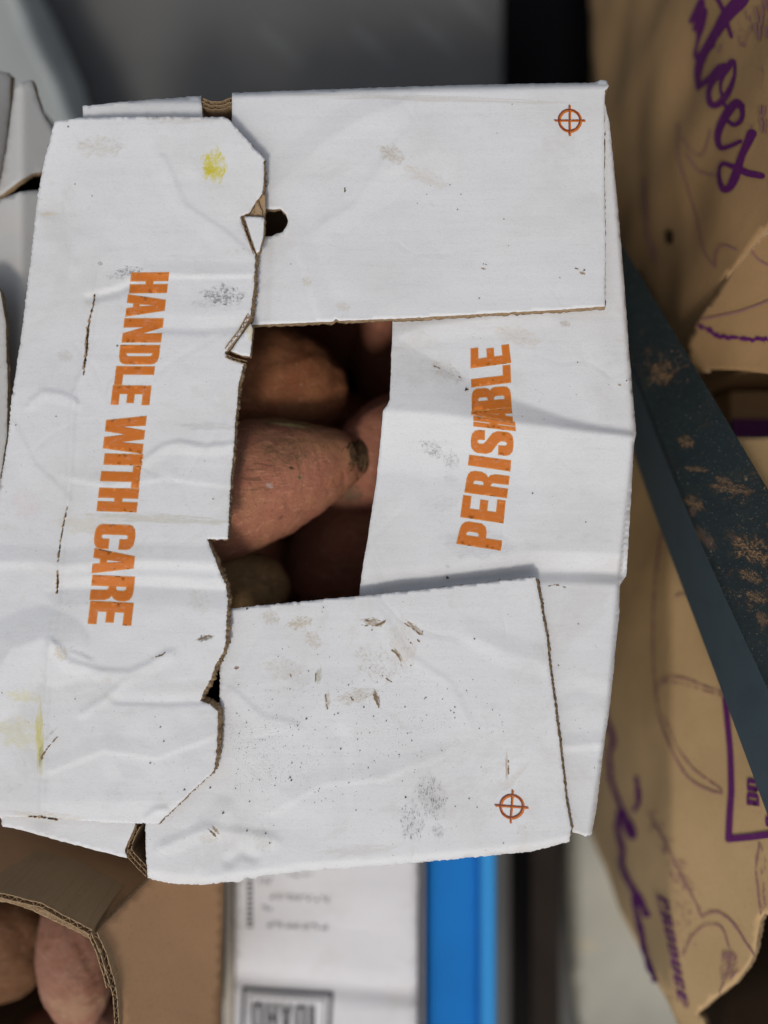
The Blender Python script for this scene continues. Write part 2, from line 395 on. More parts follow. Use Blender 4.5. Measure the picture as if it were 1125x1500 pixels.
# ------------------------------------------------------------------ corrugated board seen edge on
def corrugated(name, path, z, width, mats, parent, plies=1, depth=0.02, pitch=9, zend=None, label=None, t=0.6):
    """path in px at height z; width px to its right; liners and flutes stand on edge"""
    P = np.array(resample(path, 1.5, 0, closed=False)); n = len(P)
    Z = np.linspace(z, z if zend is None else zend, n)
    d = np.gradient(P, axis=0); d /= np.hypot(d[:, 0], d[:, 1])[:, None]+1e-9; nn = np.stack([-d[:, 1], d[:, 0]], 1)
    s = np.concatenate([[0], np.cumsum(np.hypot(*np.diff(P, axis=0).T))])
    V = []; F = []
    def strip(off, th, zj):
        b = len(V)
        for i in range(n):
            for o in (off[i]-th/2, off[i]+th/2):
                p = P[i]+nn[i]*o; w = up(p[0], p[1], Z[i]+zj[i]); V.append(w); V.append(w-np.array([0, 0, depth]))
        for i in range(n-1):
            a = b+4*i; c = a+4
            F.extend([(a, c, c+2, a+2), (a+1, c+1, c, a), (a+2, c+2, c+3, a+3)])
        e = b+4*(n-1); F.extend([(b, b+2, b+3, b+1), (e, e+1, e+3, e+2)])
    w = width/plies
    for k in range(plies+1):
        wob = 0.5*vnoise(s/9, s*0+k*7.3, 5)
        strip(np.full(n, k*w)+wob, t*1.5, 0.0006*vnoise(s/3, s*0+k*3.1, 9))
    for k in range(plies):
        ph = random.random()*6; warp_ = 0.8*vnoise(s/20, s*0+k, 4)
        strip((k+0.5)*w+(w/2-t)*np.sin(s/pitch*2*math.pi+ph+warp_)*1.0, t, -0.0004+0.0008*vnoise(s/4, s*0+k*5.1, 11))
    return link(name, V, F, mats, parent, None, False, label)

# ------------------------------------------------------------------ boxes as prisms
def prism_walls(name, ring, z0, z1, th, mats, parent, label=None, floor=True):
    """ring: world xy polygon; walls of thickness th, open top"""
    R = np.array(ring, float); n = len(R); c = R.mean(0)
    e = np.roll(R, -1, 0)-R; e /= np.hypot(e[:, 0], e[:, 1])[:, None]; nn = np.stack([e[:, 1], -e[:, 0]], 1)
    if np.sum((R+nn*0.001-c)**2) < np.sum((R-c)**2): nn = -nn
    m = nn+np.roll(nn, 1, 0); m /= (1+np.sum(nn*np.roll(nn, 1, 0), 1))[:, None]
    I = R-m*th; V = []; F = []; fm = []
    for A, z in ((R, z0), (R, z1), (I, z0), (I, z1+0.004)): V += [(p[0], p[1], z) for p in A]
    for i in range(n):
        j = (i+1) % n
        F += [(i, j, n+j, n+i), (3*n+i, 3*n+j, 2*n+j, 2*n+i), (i, 2*n+i, 2*n+j, j)]; fm += [0, 2, 1]
    F.append(tuple(range(n, 2*n))); fm.append(0)
    F.append(tuple(range(3*n, 4*n))); fm.append(2)
    return link(name, V, F, mats, parent, fm, False, label)
def block(name, x0, y0, z0, x1, y1, z1, mat, parent=None, bev=0.004, label=None):
    import bmesh
    bm = bmesh.new(); bmesh.ops.create_cube(bm, size=1)
    for v in bm.verts: v.co = Vector(((x0+x1)/2+v.co.x*(x1-x0), (y0+y1)/2+v.co.y*(y1-y0), (z0+z1)/2+v.co.z*(z1-z0)))
    bmesh.ops.bevel(bm, geom=list(bm.edges), offset=bev, segments=3, profile=0.5, affect='EDGES')
    V = [tuple(v.co) for v in bm.verts]; bm.verts.index_update(); F = [tuple(v.index for v in f.verts) for f in bm.faces]; bm.free()
    return link(name, V, F, [mat], parent, None, False, label)

# ================================================================== SETTING
GZ = -0.50
gm = Mat('dark_floor', (0.135, 0.135, 0.132), 0.8, 0.2)
gm.mix(gm.mr(gm.noise(6, 4), 0.35, 0.75, 0, 0.5), (0.085, 0.087, 0.088))
for (x, y, a) in ((405, 62, -40), (540, 60, -40), (632, 48, -40), (690, 12, -45)):  # pale streaks: floor reflections painted into the colour
    gm.stain(x, y, 52, 13, (0.20, 0.21, 0.21), rot=-a, z=GZ, alpha=0.4, nscale=2, thr=(0.2, 0.45), soft=0.0)
gm.add_bump(gm.noise(90, 4), 0.3, 0.002)
gn = 40; gv = []; gf = []
for j in range(gn+1):
    for i in range(gn+1):
        x = (i/gn-0.5)*12; y = (j/gn-0.5)*12; gv.append((x, y, GZ-0.006*abs(math.sin(x*3)*math.cos(y*2))*(1 if abs(x) > 1 else 0)))
for j in range(gn):
    for i in range(gn): a = j*(gn+1)+i; gf.append((a, a+1, a+gn+2, a+gn+1))
tag(link('ground', gv, gf, [gm.m], None), 'dark grey floor with faint pale streaks painted as reflections behind the boxes', kind='structure')

# ================================================================== WHITE SWEET POTATO BOX
def k0(x, y): return (x-562.5)/FPX*H0, -(y-750)/FPX*H0
box = thing('cardboard_box', (-0.03, 0.0, GZ), 'white cardboard box with torn flaps printed HANDLE WITH CARE and PERISHABLE', 'box')
ringpx = [(124, 160), (560, 131), (880, 126), (922, 640), (900, 858), (862, 1212), (830, 1226), (560, 1262), (310, 1286), (214, 1276), (4, 1208), (-50, 1180), (-30, 900), (2, 700), (84, 182)]
ring = [tuple(up(x, y, -0.012)[:2]) for x, y in ringpx]
WPL = white_board('white_board_plain')
prism_walls('side_wall', ring, -0.024, GZ+0.001, 0.0045, [WPL, EDGE, KBACK], box)

# --- heights
def z_right(x, y):
    z = -0.0125+0.0008*vnoise(x/120, y/160, 21)+0.0003*vnoise(x/30, y/45, 22)
    Uy = np.interp(x, [520, 575, 650, 750, 830, 880, 932, 960], [470, 492, 538, 585, 613, 624, 632, 634])
    Ry = np.interp(x, [520, 562, 650, 754, 830, 880, 932, 960], [597, 600, 607, 619, 628, 634, 640, 642])
    t = (y-Uy)/(Ry-Uy); A = np.interp(x, [520, 575, 700, 932], [0.0075, 0.0075, 0.0062, 0.0030])
    w2 = 95.0
    z = z+np.where(t < 0, 0, np.where(t < 1, A*t, A*np.clip(1-(y-Ry)/w2, 0, 1)**1.3))
    # lower crease beside the bottom flap
    Cy = np.interp(x, [500, 700, 790, 860, 917, 940], [868, 848, 838, 838, 842, 842])
    dy = y-Cy; amp = np.interp(x, [520, 700, 917], [0.001, 0.003, 0.0040])
    z = z-amp*np.where(dy < 0, np.clip(1+dy/30, 0, 1), np.clip(1-dy/16, 0, 1))
    z = z+crease(x, y, [(560, 500), (620, 478), (740, 462), (800, 455)], 0.0012, 18, 26)
    z = z+crease(x, y, [(790, 1096), (885, 1090)], 0.0010, 20, 8)
    z = z+crease(x, y, [(800, 1030), (845, 1010), (895, 1022)], -0.0007, 22, 22)
    e = np.interp(y, [120, 300, 420, 600, 640, 858, 1030, 1225], [893, 905, 915, 929, 931, 908, 894, 866])
    z = z-0.006*np.clip((x-e+6)/6, 0, 1)**2
    return z
def z_top(x, y):
    z = -0.0065+0.0009*vnoise(x/150, y/150, 31)+0.0003*vnoise(x/45, y/40, 32)
    z = z+0.0035*np.clip((x-650)/240, 0, 1)*np.clip((y-150)/300, 0, 1)
    z = z+crease(x, y, [(400, 280), (450, 230), (500, 190), (560, 160)], 0.0012, 30, 60)
    z = z+crease(x, y, [(392, 350), (386, 480)], -0.0014, 10, 14)
    z = z+crease(x, y, [(450, 430), (470, 330), (540, 260), (640, 220)], 0.0008, 60, 50)
    z = z+crease(x, y, [(380, 300), (430, 350), (455, 420), (470, 470)], 0.0005, 26, 5)+crease(x, y, [(470, 330), (520, 300), (560, 240), (590, 200)], 0.0005, 7, 26)
    yt = np.interp(x, [330, 560, 885], [136, 128, 121]); z = z-0.005*np.clip((yt+7-y)/7, 0, 1)**2
    return z
def z_bot(x, y):
    z = -0.0065+0.0010*vnoise(x/150, y/150, 41)+0.00035*vnoise(x/40, y/50, 42)
    z = z+0.002*np.clip((x-600)/220, 0, 1)*np.clip((1150-y)/300, 0, 1)
    z = z+crease(x, y, [(240, 1240), (300, 1215), (360, 1222), (400, 1230)], 0.0010, 12, 16)
    z = z+crease(x, y, [(290, 1270), (300, 1225), (330, 1190)], 0.0012, 25, 18)
    z = z+crease(x, y, [(335, 1262), (352, 1248), (372, 1256)], -0.0012, 12, 12)
    z = z+crease(x, y, [(690, 930), (740, 955), (800, 970)], 0.0009, 26, 22)
    z = z+crease(x, y, [(500, 1080), (508, 1180), (512, 1275)], -0.0007, 18, 22)
    z = z+crease(x, y, [(440, 1180), (400, 1150), (420, 1080), (480, 1020)], 0.0008, 40, 50)
    z = z+crease(x, y, [(400, 1190), (470, 1150), (560, 1140), (640, 1110)], 0.0005, 24, 5)+crease(x, y, [(340, 1010), (385, 1050), (430, 1060)], 0.0005, 5, 22)+crease(x, y, [(560, 900), (600, 960), (660, 1000), (690, 1060)], 0.0004, 5, 24)
    yb = np.interp(x, [215, 300, 450, 600, 780, 835], [1286, 1296, 1276, 1265, 1247, 1235]); z = z-0.006*np.clip((y-yb+12)/12, 0, 1)**2
    return z
VC = [(150, 150), (163, 230), (156, 330), (140, 425), (127, 530), (108, 580), (99, 740), (88, 830), (84, 890), (72, 950), (66, 1060), (60, 1210)]
def z_left(x, y):
    z = 0.0005+0.0009*vnoise(x/110, y/170, 51)+0.0003*vnoise(x/45, y/60, 52)+0.00015*vnoise(x/16, y/22, 56)
    d, s = polyd(x, y, VC)
    z = z-np.where(s > 0, 0.020*np.clip(d/200, 0, 1)*np.clip((y-60)/250, 0.3, 1), 0)
    z = z+0.0010*np.clip(1-d/6, 0, 1)*np.clip((y-330)/120, 0, 1)
    z = z+crease(x, y, [(225, 402), (300, 403), (385, 402)], 0.0009, 18, 5)
    z = z+crease(x, y, [(130, 437), (150, 432), (172, 427), (192, 418)], -0.0014, 9, 10)
    z = z+crease(x, y, [(235, 481), (300, 483), (372, 478)], -0.0010, 22, 10)
    z = z+crease(x, y, [(45, 588), (62, 574), (86, 576), (108, 585)], 0.0009, 5, 16)
    z = z+crease(x, y, [(218, 668), (240, 653), (262, 648), (300, 655), (345, 650)], 0.0010, 5, 16)
    z = z+crease(x, y, [(-20, 822), (60, 822), (88, 828), (200, 820), (330, 824)], 0.0013, 24, 14)
    z = z+crease(x, y, [(90, 862), (200, 858), (270, 862), (340, 866)], -0.0015, 16, 26)
    z = z+crease(x, y, [(82, 945), (100, 970), (150, 984), (190, 986), (220, 972), (245, 956)], 0.0009, 7, 17)
    z = z+crease(x, y, [(120, 1045), (160, 1020), (180, 1000)], 0.0006, 8, 10)
    z = z+crease(x, y, [(170, 1028), (240, 1030), (300, 1028)], -0.0007, 14, 5)
    z = z+crease(x, y, [(50, 315), (80, 325), (105, 390)], 0.0006, 14, 18)
    z = z+crease(x, y, [(160, 1100), (180, 1140), (170, 1200)], 0.0009, 30, 22)
    z = z+crease(x, y, [(-20, 1000), (20, 950), (60, 935), (85, 945)], 0.0036, 48, 62)
    z = z-0.0018*np.clip((y-1175)/30, 0, 1)+0.0030*np.clip((x-300)/90, 0, 1)*np.clip((330-y)/120, 0, 1)
    z = z+crease(x, y, [(100, 700), (160, 712), (240, 700), (335, 712)], 0.0005, 22, 4)+crease(x, y, [(20, 620), (50, 680), (92, 720)], 0.0006, 5, 24)+crease(x, y, [(240, 230), (270, 300), (330, 340), (375, 380)], 0.0005, 5, 26)+crease(x, y, [(75, 1130), (150, 1100), (230, 1110), (310, 1080)], 0.0006, 24, 4)
    z = z+crease(x, y, [(215, 1198), (228, 1188), (240, 1186)], 0.0012, 8, 8)
    return z
S_R, S_T, S_B, S_L = Sheet(z_right), Sheet(z_top), Sheet(z_bot), Sheet(z_left)
sh = lambda px, py, rx, ry, col, rot=0, **k: dict(px=px, py=py, rx=rx, ry=ry, col=col, rot=rot, **k)
st_r = [sh(633, 655, 20, 14, GREY, 20, nscale=9, thr=(.46, .54), alpha=.8), sh(662, 672, 14, 16, GREY, 0, nscale=9, thr=(.5, .58), alpha=.75), sh(662, 700, 12, 8, GREY, 0, nscale=10, thr=(.55, .62), alpha=.7, stretch=(1, 4, 1)),
        sh(655, 740, 20, 14, GREY, -20, nscale=6, thr=(.56, .62), alpha=.6, stretch=(1, 4, 1)), sh(700, 800, 60, 30, (.45, .45, .47), 0, nscale=3, alpha=.35, stretch=(1, 4, 1)),
        sh(655, 538, 30, 16, DIRT, 25, nscale=5, thr=(.5, .7), alpha=.5), sh(760, 485, 40, 18, (.5, .42, .28), 10, nscale=3, thr=(.45, .75), alpha=.5),
        sh(835, 466, 9, 6, DIRT, 0, nscale=3, alpha=.5), sh(918, 558, 3, 2, DIRT, thr=(.2, .3)), sh(600, 520, 60, 60, (.5, .47, .38), 0, nscale=3, thr=(.5, .8), alpha=.4)]
st_t = [sh(572, 218, 22, 16, (.42, .33, .20), 15, nscale=3, thr=(.42, .66), alpha=.6), sh(620, 250, 40, 14, (.5, .42, .3), 20, nscale=3, alpha=.3),
        sh(856, 396, 5, 3, DIRT, 10, thr=(.3, .45), nscale=2), sh(710, 388, 4, 2, DIRT, 10, thr=(.3, .45)), sh(447, 408, 8, 10, (.5, .45, .28), nscale=3, alpha=.5), sh(500, 445, 12, 10, (.5, .42, .30), nscale=3, alpha=.4),
        sh(600, 135, 240, 6, (.45, .40, .32), 1.5, nscale=12, stretch=(6, 1, 1), alpha=.45)]
st_b = [sh(545, 914, 17, 8, DIRT, 5, nscale=3, thr=(.44, .55), alpha=.95, stretch=(1, 3, 1)), sh(607, 922, 17, 5, DIRT, -38+76, nscale=3, thr=(.4, .52), alpha=1),
        sh(583, 962, 12, 4, DIRT, 55, nscale=2, thr=(.4, .52)), sh(551, 1026, 13, 5, (.22, .15, .10), 68, nscale=3, thr=(.25, .38)), sh(520, 1025, 34, 14, (.42, .36, .26), -15, nscale=4, thr=(.45, .65), alpha=.6),
        sh(436, 916, 20, 12, (.45, .38, .24), -20, nscale=2, thr=(.42, .62), alpha=.7), sh(393, 908, 14, 14, (.5, .46, .38), 0, nscale=2, thr=(.4, .6), alpha=.6), sh(455, 940, 16, 14, (.45, .38, .28), 30, nscale=3, alpha=.55),
        sh(465, 994, 5, 16, (.35, .32, .22), 12, nscale=4, alpha=.8), sh(478, 1030, 5, 16, (.35, .30, .20), 5, nscale=4, alpha=.75), sh(430, 990, 25, 26, GREY, 30, nscale=7, thr=(.58, .64), alpha=.6),
        sh(545, 975, 40, 34, (.42, .36, .26), 20, nscale=5, thr=(.52, .66), alpha=.5, fill=.1), sh(588, 950, 22, 50, (.5, .42, .30), 0, nscale=4, thr=(.5, .7), alpha=.5),
        sh(602, 1212, 20, 38, GREY, 3, nscale=3, thr=(.5, .56), alpha=.95, stretch=(4.5, 1, 1)), sh(632, 1176, 24, 42, GREY, -5, nscale=3, thr=(.5, .56), alpha=.95, stretch=(4.5, 1, 1)), sh(642, 1225, 10, 14, GREY, 0, stretch=(4, 1, 1), nscale=5, thr=(.48, .56), alpha=.7),
        sh(312, 1222, 9, 3, (.30, .24, .14), 50, nscale=2, thr=(.25, .4)), sh(300, 1236, 16, 10, (.5, .45, .36), 0, nscale=3, alpha=.5), sh(343, 982, 4, 3.4, (.22, .10, .07), -30, thr=(.1, .2)),
        sh(380, 1238, 16, 24, (.45, .42, .33), 0, nscale=4, thr=(.5, .7), alpha=.5), sh(410, 985, 30, 22, (.5, .46, .38), 0, nscale=3, alpha=.4), sh(745, 1130, 2.4, 26, (.40, .28, .17), 0, nscale=3, thr=(.3, .5), alpha=.7),
        sh(560, 1045, 100, 100, (.2, .18, .15), 0, nscale=30, thr=(.62, .66), alpha=.4, fill=0), sh(380, 1110, 90, 100, (.15, .14, .12), 0, nscale=26, thr=(.62, .66), alpha=.45, fill=0), sh(520, 1255, 60, 10, (.5, .45, .4), -6, nscale=6, stretch=(6, 1, 1), alpha=.4)]
st_l = [sh(313, 245, 20, 30, (.62, .55, .05), 12, nscale=3.2, thr=(.40, .60), alpha=.95), sh(306, 250, 10, 9, (.55, .47, .01), 0, nscale=4, thr=(.35, .5), alpha=.9),
        sh(325, 434, 34, 20, GREY, -4, nscale=3, thr=(.44, .52), alpha=.95, stretch=(1, 5, 1)), sh(300, 445, 26, 10, GREY, -4, nscale=6, thr=(.5, .6), alpha=.55, stretch=(1, 4, 1)),
        sh(186, 398, 24, 9, GREY, -10, nscale=5, thr=(.43, .55), alpha=.9), sh(168, 406, 16, 5, GREY, 0, nscale=4, thr=(.5, .6), alpha=.7), sh(147, 387, 4, 4, GREY, 0, nscale=3, thr=(.4, .5), alpha=.8),
        sh(300, 935, 13, 5, (.14, .12, .09), -16, nscale=4, thr=(.44, .54), alpha=1), sh(262, 177, 60, 8, (.5, .42, .32), 0, nscale=4, alpha=.35), sh(140, 215, 40, 20, (.52, .48, .40), 0, nscale=3, alpha=.5),
        sh(58, 1085, 8, 62, (.58, .52, .10), 0, nscale=5, thr=(.38, .6), alpha=.9, stretch=(1, 2, 1)), sh(20, 1078, 46, 30, (.60, .56, .22), 0, nscale=5, thr=(.5, .66), alpha=.6, stretch=(1, 4, 1)), sh(30, 1022, 30, 12, (.6, .56, .2), 0, nscale=4, alpha=.5, stretch=(3, 1, 1)),
        sh(92, 955, 12, 12, (.5, .42, .26), 40, nscale=3, alpha=.6), sh(75, 1075, 16, 3, GREY, -50, nscale=3, thr=(.45, .6), alpha=.7), sh(60, 1107, 4, 22, (.2, .18, .12), 8, nscale=3, thr=(.45, .6), alpha=.7),
        sh(230, 760, 110, 9, (.52, .48, .38), 2, nscale=5, thr=(.42, .62), alpha=.7, stretch=(1, 4, 1)), sh(130, 770, 60, 18, (.6, .54, .40), 0, nscale=5, thr=(.46, .66), alpha=.6, stretch=(1, 3, 1)),
        sh(300, 625, 46, 8, (.45, .44, .42), 0, nscale=6, thr=(.45, .62), alpha=.5, stretch=(1, 4, 1)), sh(28, 740, 26, 30, (.70, .52, .52), 0, nscale=2, thr=(.35, .8), alpha=.35), sh(60, 1210-12, 60, 10, (.5, .42, .30), 0, nscale=4, alpha=.5),
        sh(290, 880, 22, 20, (.52, .48, .40), 35, nscale=3, thr=(.5, .7), alpha=.5), sh(60, 305, 16, 4, (.62, .52, .34), 0, nscale=2, thr=(.3, .6), alpha=.6), sh(90, 520, 14, 12, (.52, .48, .4), 0, nscale=3, alpha=.5)]
M_R = white_board('white_liner_right', st_r); M_T = white_board('white_liner_top', st_t, -0.03)
M_B = white_board('white_liner_bottom', st_b, 0.12); M_L = white_board('white_liner_left', st_l, 0.02)

o_right = [(560, 140), (880, 127), (893, 180), (905, 300), (915, 420), (922, 520), (929, 600), (932, 634), (929, 650), (926, 700), (922, 770), (918, 838), (917, 844), (908, 858), (907, 900), (902, 950), (894, 1030), (884, 1098), (873, 1190), (867, 1221), (862, 1227), (850, 1222), (838, 1219), (760, 1225), (520, 1240), (524, 1000), (526, 874), (530, 840), (540, 780), (552, 700), (557, 650), (561, 602), (567, 594), (571, 585), (573, 530), (575, 470), (572, 300)]
fr = panel('flap', S_R, o_right, [M_R, EDGE, KBACK], box, thick=0.0032, spacing=4.5, jit=0.25, bevel=0.3, rough=0.3, label='right flap printed PERISHABLE in orange, creased across its middle')
def bev_top(x, y): return np.where((x > 878) & (y > 125), 3.2, np.where(y > 440, 2.2, 0.5))+0.6*vnoise(x/14, y/14, 61)
o_top = [(340, 136), (450, 132), (560, 128), (700, 124), (870, 121), (880, 117), (889, 118), (892, 126), (886, 133), (885, 250), (887, 350), (886, 449), (800, 455), (700, 460), (600, 466), (497, 470), (492, 467), (488, 471), (370, 476), (335, 477), (338, 390), (340, 350), (385, 347), (398, 346), (405, 342), (414, 340), (420, 331), (422, 323), (419, 314), (411, 306), (400, 307), (385, 305), (338, 303)]
ft = panel('flap', S_T, o_top, [M_T, EDGE, KBACK], box, thick=0.0034, spacing=4.5, jit=0.3, bevel=bev_top, rough=0.45, label='upper flap with a small orange registration mark at its corner')
def bev_bot(x, y):
    return np.where((x > 780) & (y > 850) & (y < 1225), 5.5, np.where(y < 900, -1.6, 0.3))+0.8*vnoise(x/10, y/10, 62)
o_bot = [(300, 896), (333, 892), (400, 885), (526, 873), (650, 860), (785, 845), (789, 870), (800, 930), (806, 985), (812, 1030), (822, 1110), (830, 1180), (837, 1214), (834, 1233), (780, 1247), (720, 1253), (600, 1265), (450, 1276), (400, 1281), (380, 1283), (374, 1287), (360, 1286), (352, 1292), (330, 1292), (300, 1296), (260, 1295), (230, 1290), (216, 1286), (214, 1250), (213, 1209), (214, 1110), (322, 1060), (322, 960), (312, 940)]
fb = panel('flap', S_B, o_bot, [M_B, EDGE, KBACK], box, thick=0.0036, spacing=4.5, jit=0.45, bevel=bev_bot, rough=0.9, step=2.6, label='lower flap with smudges, soil crumbs and an orange registration mark')
def bev_left(x, y):
    b = np.interp(y, [170, 232, 290, 372, 460, 540, 700, 790, 800, 870, 960, 1000, 1040, 1110, 1130, 1205], [0.3, 0.8, 3, 3, 4.2, 3.5, 2.5, 1.5, 4, 4.5, 4, 5, 6, 5, 2, 1.5])
    return b*(x > 215)+0.3+0.5*vnoise(x/9, y/9, 63)
o_left = [(80, 177), (120, 172), (200, 171), (325, 171), (334, 174), (345, 186), (366, 209), (387, 232), (386, 270), (384, 284), (374, 297), (365, 312), (353, 316), (352, 320), (360, 343), (374, 373), (372, 420), (368, 450), (366, 467), (350, 492), (329, 517), (334, 524), (348, 530), (357, 533), (350, 560), (345, 610), (343, 650), (338, 700), (335, 760), (333, 790), (303, 789), (307, 800), (316, 822), (324, 843), (331, 858), (333, 880), (330, 945), (327, 955), (316, 973), (308, 996), (300, 1010), (293, 1027), (303, 1030), (312, 1036), (319, 1042), (318, 1090), (314, 1128), (300, 1142), (280, 1160), (258, 1182), (231, 1207), (200, 1206), (160, 1205), (100, 1201), (86, 1199), (40, 1197), (0, 1196), (-40, 1194), (-45, 1100), (-25, 900), (0, 715), (12, 640), (17, 583), (30, 500), (45, 380), (53, 305), (58, 270), (64, 240)]
fl = panel('flap', S_L, o_left, [M_L, EDGE, KBACK], box, thick=0.0036, spacing=4.0, jit=0.5, bevel=bev_left, rough=1.1, backjit=1.0, step=2.4, label='left flap printed HANDLE WITH CARE, torn and crushed along its inner edge')

# --- print
OR_IN = ink('orange_ink', (0.60, 0.165, 0.018)); OR_OUT = ink('light_orange_ink', (0.66, 0.24, 0.045)); BROWN = ink('brown_ink', (0.20, 0.045, 0.02))
hwc = [('H', 400, 429, 193, 247), ('A', 432, 463, 188, 243), ('N', 467, 501, 183, 239), ('D', 506, 533, 177, 234), ('L', 537, 563, 171, 226), ('E', 565, 592, 166, 221), ('W', 609, 663, 157, 214), ('I', 665, 680, 154, 209), ('T', 682, 713, 150, 206), ('H', 715, 748, 146, 203), ('C', 768, 803, 141, 199), ('A', 804, 839, 139, 198), ('R', 843, 878, 136, 197), ('E', 881, 913, 133, 195)]
ga = []; gb = []
for i, (g, y0, y1, xb, xt) in enumerate(hwc):
    s = 6.0*(i/13)-1; dx = (133-193)/513*(y1-y0)
    q = [(xb, y0), (xb+dx, y1), (xt+dx, y1+s*0.6), (xt, y0+s*0.6)]
    ga.append(warp(g, q, 0.9)); gb.append(warp(g, q, -0.9))
multi_decal('lettering', S_L, ga, OR_OUT, fl, 0.00015, 5, 'orange words HANDLE WITH CARE'); multi_decal('lettering', S_L, gb, OR_IN, fl, 0.00028, 5)
per = [('P', (733, 806), (738, 773), (677, 763), (669, 796)), ('E', (737, 766), (740, 734), (679, 726), (675, 757)), ('R', (742, 729), (746, 698), (686, 689), (681, 721)), ('I', (747, 690), (748, 675), (688, 667), (686, 681)),
       ('S', (751, 668), (752, 634), (691, 630), (690, 662)), ('H', (755, 631), (754, 619), (694, 610), (694, 624)), ('A', (751, 618), (749, 598), (691, 601), (691, 609)), ('B', (749, 597), (747, 566), (691, 570), (692, 602)), ('L', (748, 560), (747, 535), (690, 541), (691, 567)), ('E', (748, 531), (745, 505), (690, 511), (690, 539))]
multi_decal('lettering', S_R, [warp(g[0], g[1:], 0.8) for g in per], OR_OUT, fr, 0.00015, 5, 'orange word PERISHABLE'); multi_decal('lettering', S_R, [warp(g[0], g[1:], -0.8) for g in per], OR_IN, fr, 0.00028, 5)
def regmark(cx, cy, r, arm, w, tilt=0):
    def f(X, Y):
        c, s = math.cos(tilt), math.sin(tilt); x = (X-cx)*c+(Y-cy)*s; y = -(X-cx)*s+(Y-cy)*c
        ringd = np.abs(np.hypot(x, y)-r)-w/2
        a = np.maximum(np.abs(x)-arm, np.abs(y)-w*0.36); b = np.maximum(np.abs(y)-arm, np.abs(x)-w*0.36)
        return np.minimum(ringd, np.minimum(a, b))+0.3*vnoise(X/2.5, Y/2.5, 8)
    return f
for surf, par, cx, cy, r, arm, tl in ((S_T, ft, 834, 176, 15.5, 22.5, 0), (S_B, fb, 749, 1181, 16.5, 24.5, 0.07)):
    sdf_decal('registration_mark', surf, regmark(cx+1.1, cy+1.0, r, arm, 4.2, tl), (cx-28, cy-28, cx+28, cy+28), OR_IN, par, 0.8, 0.00015)
    sdf_decal('registration_mark', surf, regmark(cx-0.3, cy-0.3, r, arm, 2.2, tl), (cx-28, cy-28, cx+28, cy+28), BROWN, par, 0.6, 0.00028)

# --- torn pieces of the left flap
WT = white_board('white_liner_tab', [sh(372, 490, 12, 18, (.62, .52, .22), 0, nscale=2, thr=(.35, .6), alpha=.7)])
tabz = Sheet(lambda x, y: 0.0022+0.00012*(x-360)-0.00006*(y-340)*0)
panel('torn_tab', tabz, [(358, 317), (384, 318), (387, 320), (386, 343), (380, 368), (376, 371)], [WT, EDGE, KBACK], box, thick=0.003, spacing=4, jit=0.3, bevel=1.2, rough=0.6, label='small white triangle of torn liner')
tab2 = Sheet(lambda x, y: 0.0018+0.0001*(x-350))
panel('torn_tab', tab2, [(367, 474), (370, 482), (366, 522), (352, 520), (338, 514), (352, 494)], [WT, EDGE, KBACK], box, thick=0.003, spacing=4, jit=0.3, bevel=1.0, rough=0.6, label='small white torn triangle with a yellow stain')
KT = kraft('torn_kraft', (0.42, 0.29, 0.17), bump=0.6)
panel('torn_liner', Sheet(lambda x, y: -0.0018+0.00008*(x-360)), [(384, 282), (389, 286), (388, 318), (362, 318), (366, 308)], [KT, EDGE, KBACK], box, thick=0.0015, spacing=4, jit=0.4, bevel=0.5)
panel('torn_liner', Sheet(lambda x, y: 0.0003+0.0002*np.abs(x-376)), [(374, 298), (379, 294), (385, 317), (372, 317)], [KT, EDGE, KBACK], box, thick=0.001, spacing=4, jit=0.4, bevel=0.5)
corrugated('torn_edge', [(357, 318), (362, 335), (369, 355), (375, 370)], 0.0006, 4.0, [EDGE], box, 1, 0.004, 7)
corrugated('torn_edge', [(368, 462), (352, 490), (334, 514)], 0.0012, 6.0, [FLUTE], box, 1, 0.004, 8)
corrugated('torn_edge', [(331, 519), (345, 525), (361, 529)], 0.0010, 4.5, [EDGE], box, 1, 0.004, 7)
corrugated('torn_edge', [(350, 529), (356, 534), (352, 548)], 0.0002, 4.5, [FLUTE], box, 1, 0.004, 8)
DK = plain('groove_and_shade_dark', (0.045, 0.028, 0.016), 0.95, 0.1)  # dark brown of cracks, also painted shade inside box openings
def crack(pts, seed, par=fl):
    sdf_decal('crack', S_L, roughen(strokes([pts]), 1.5, 3.0, seed), (min(p[0] for p in pts)-8, min(p[1] for p in pts)-8, max(p[0] for p in pts)+8, max(p[1] for p in pts)+8), KT, par, 0.7, 0.0002)
    sdf_decal('crack', S_L, roughen(strokes([[(a+0.6, b, c*0.55) for a, b, c in pts]]), 1.1, 2.2, seed+9), (min(p[0] for p in pts)-8, min(p[1] for p in pts)-8, max(p[0] for p in pts)+8, max(p[1] for p in pts)+8), DK, par, 0.6, 0.00032)
crack([(138, 432, 1.2), (136, 446, 1.0), (131, 468, 1.4), (128, 486, 2.3), (127, 505, 2.2), (124, 530, 1.6), (122, 549, .8)], 3)
crack([(98, 742, .5), (94, 760, .9), (90, 782, .7), (87, 800, .9), (85, 822, .8)], 4)
crack([(84, 836, .9), (84, 850, 1.6), (83, 868, 1.2)], 5)
crack([(42, 1196, 1), (60, 1197, 1.2), (84, 1201, 1.4)], 6)
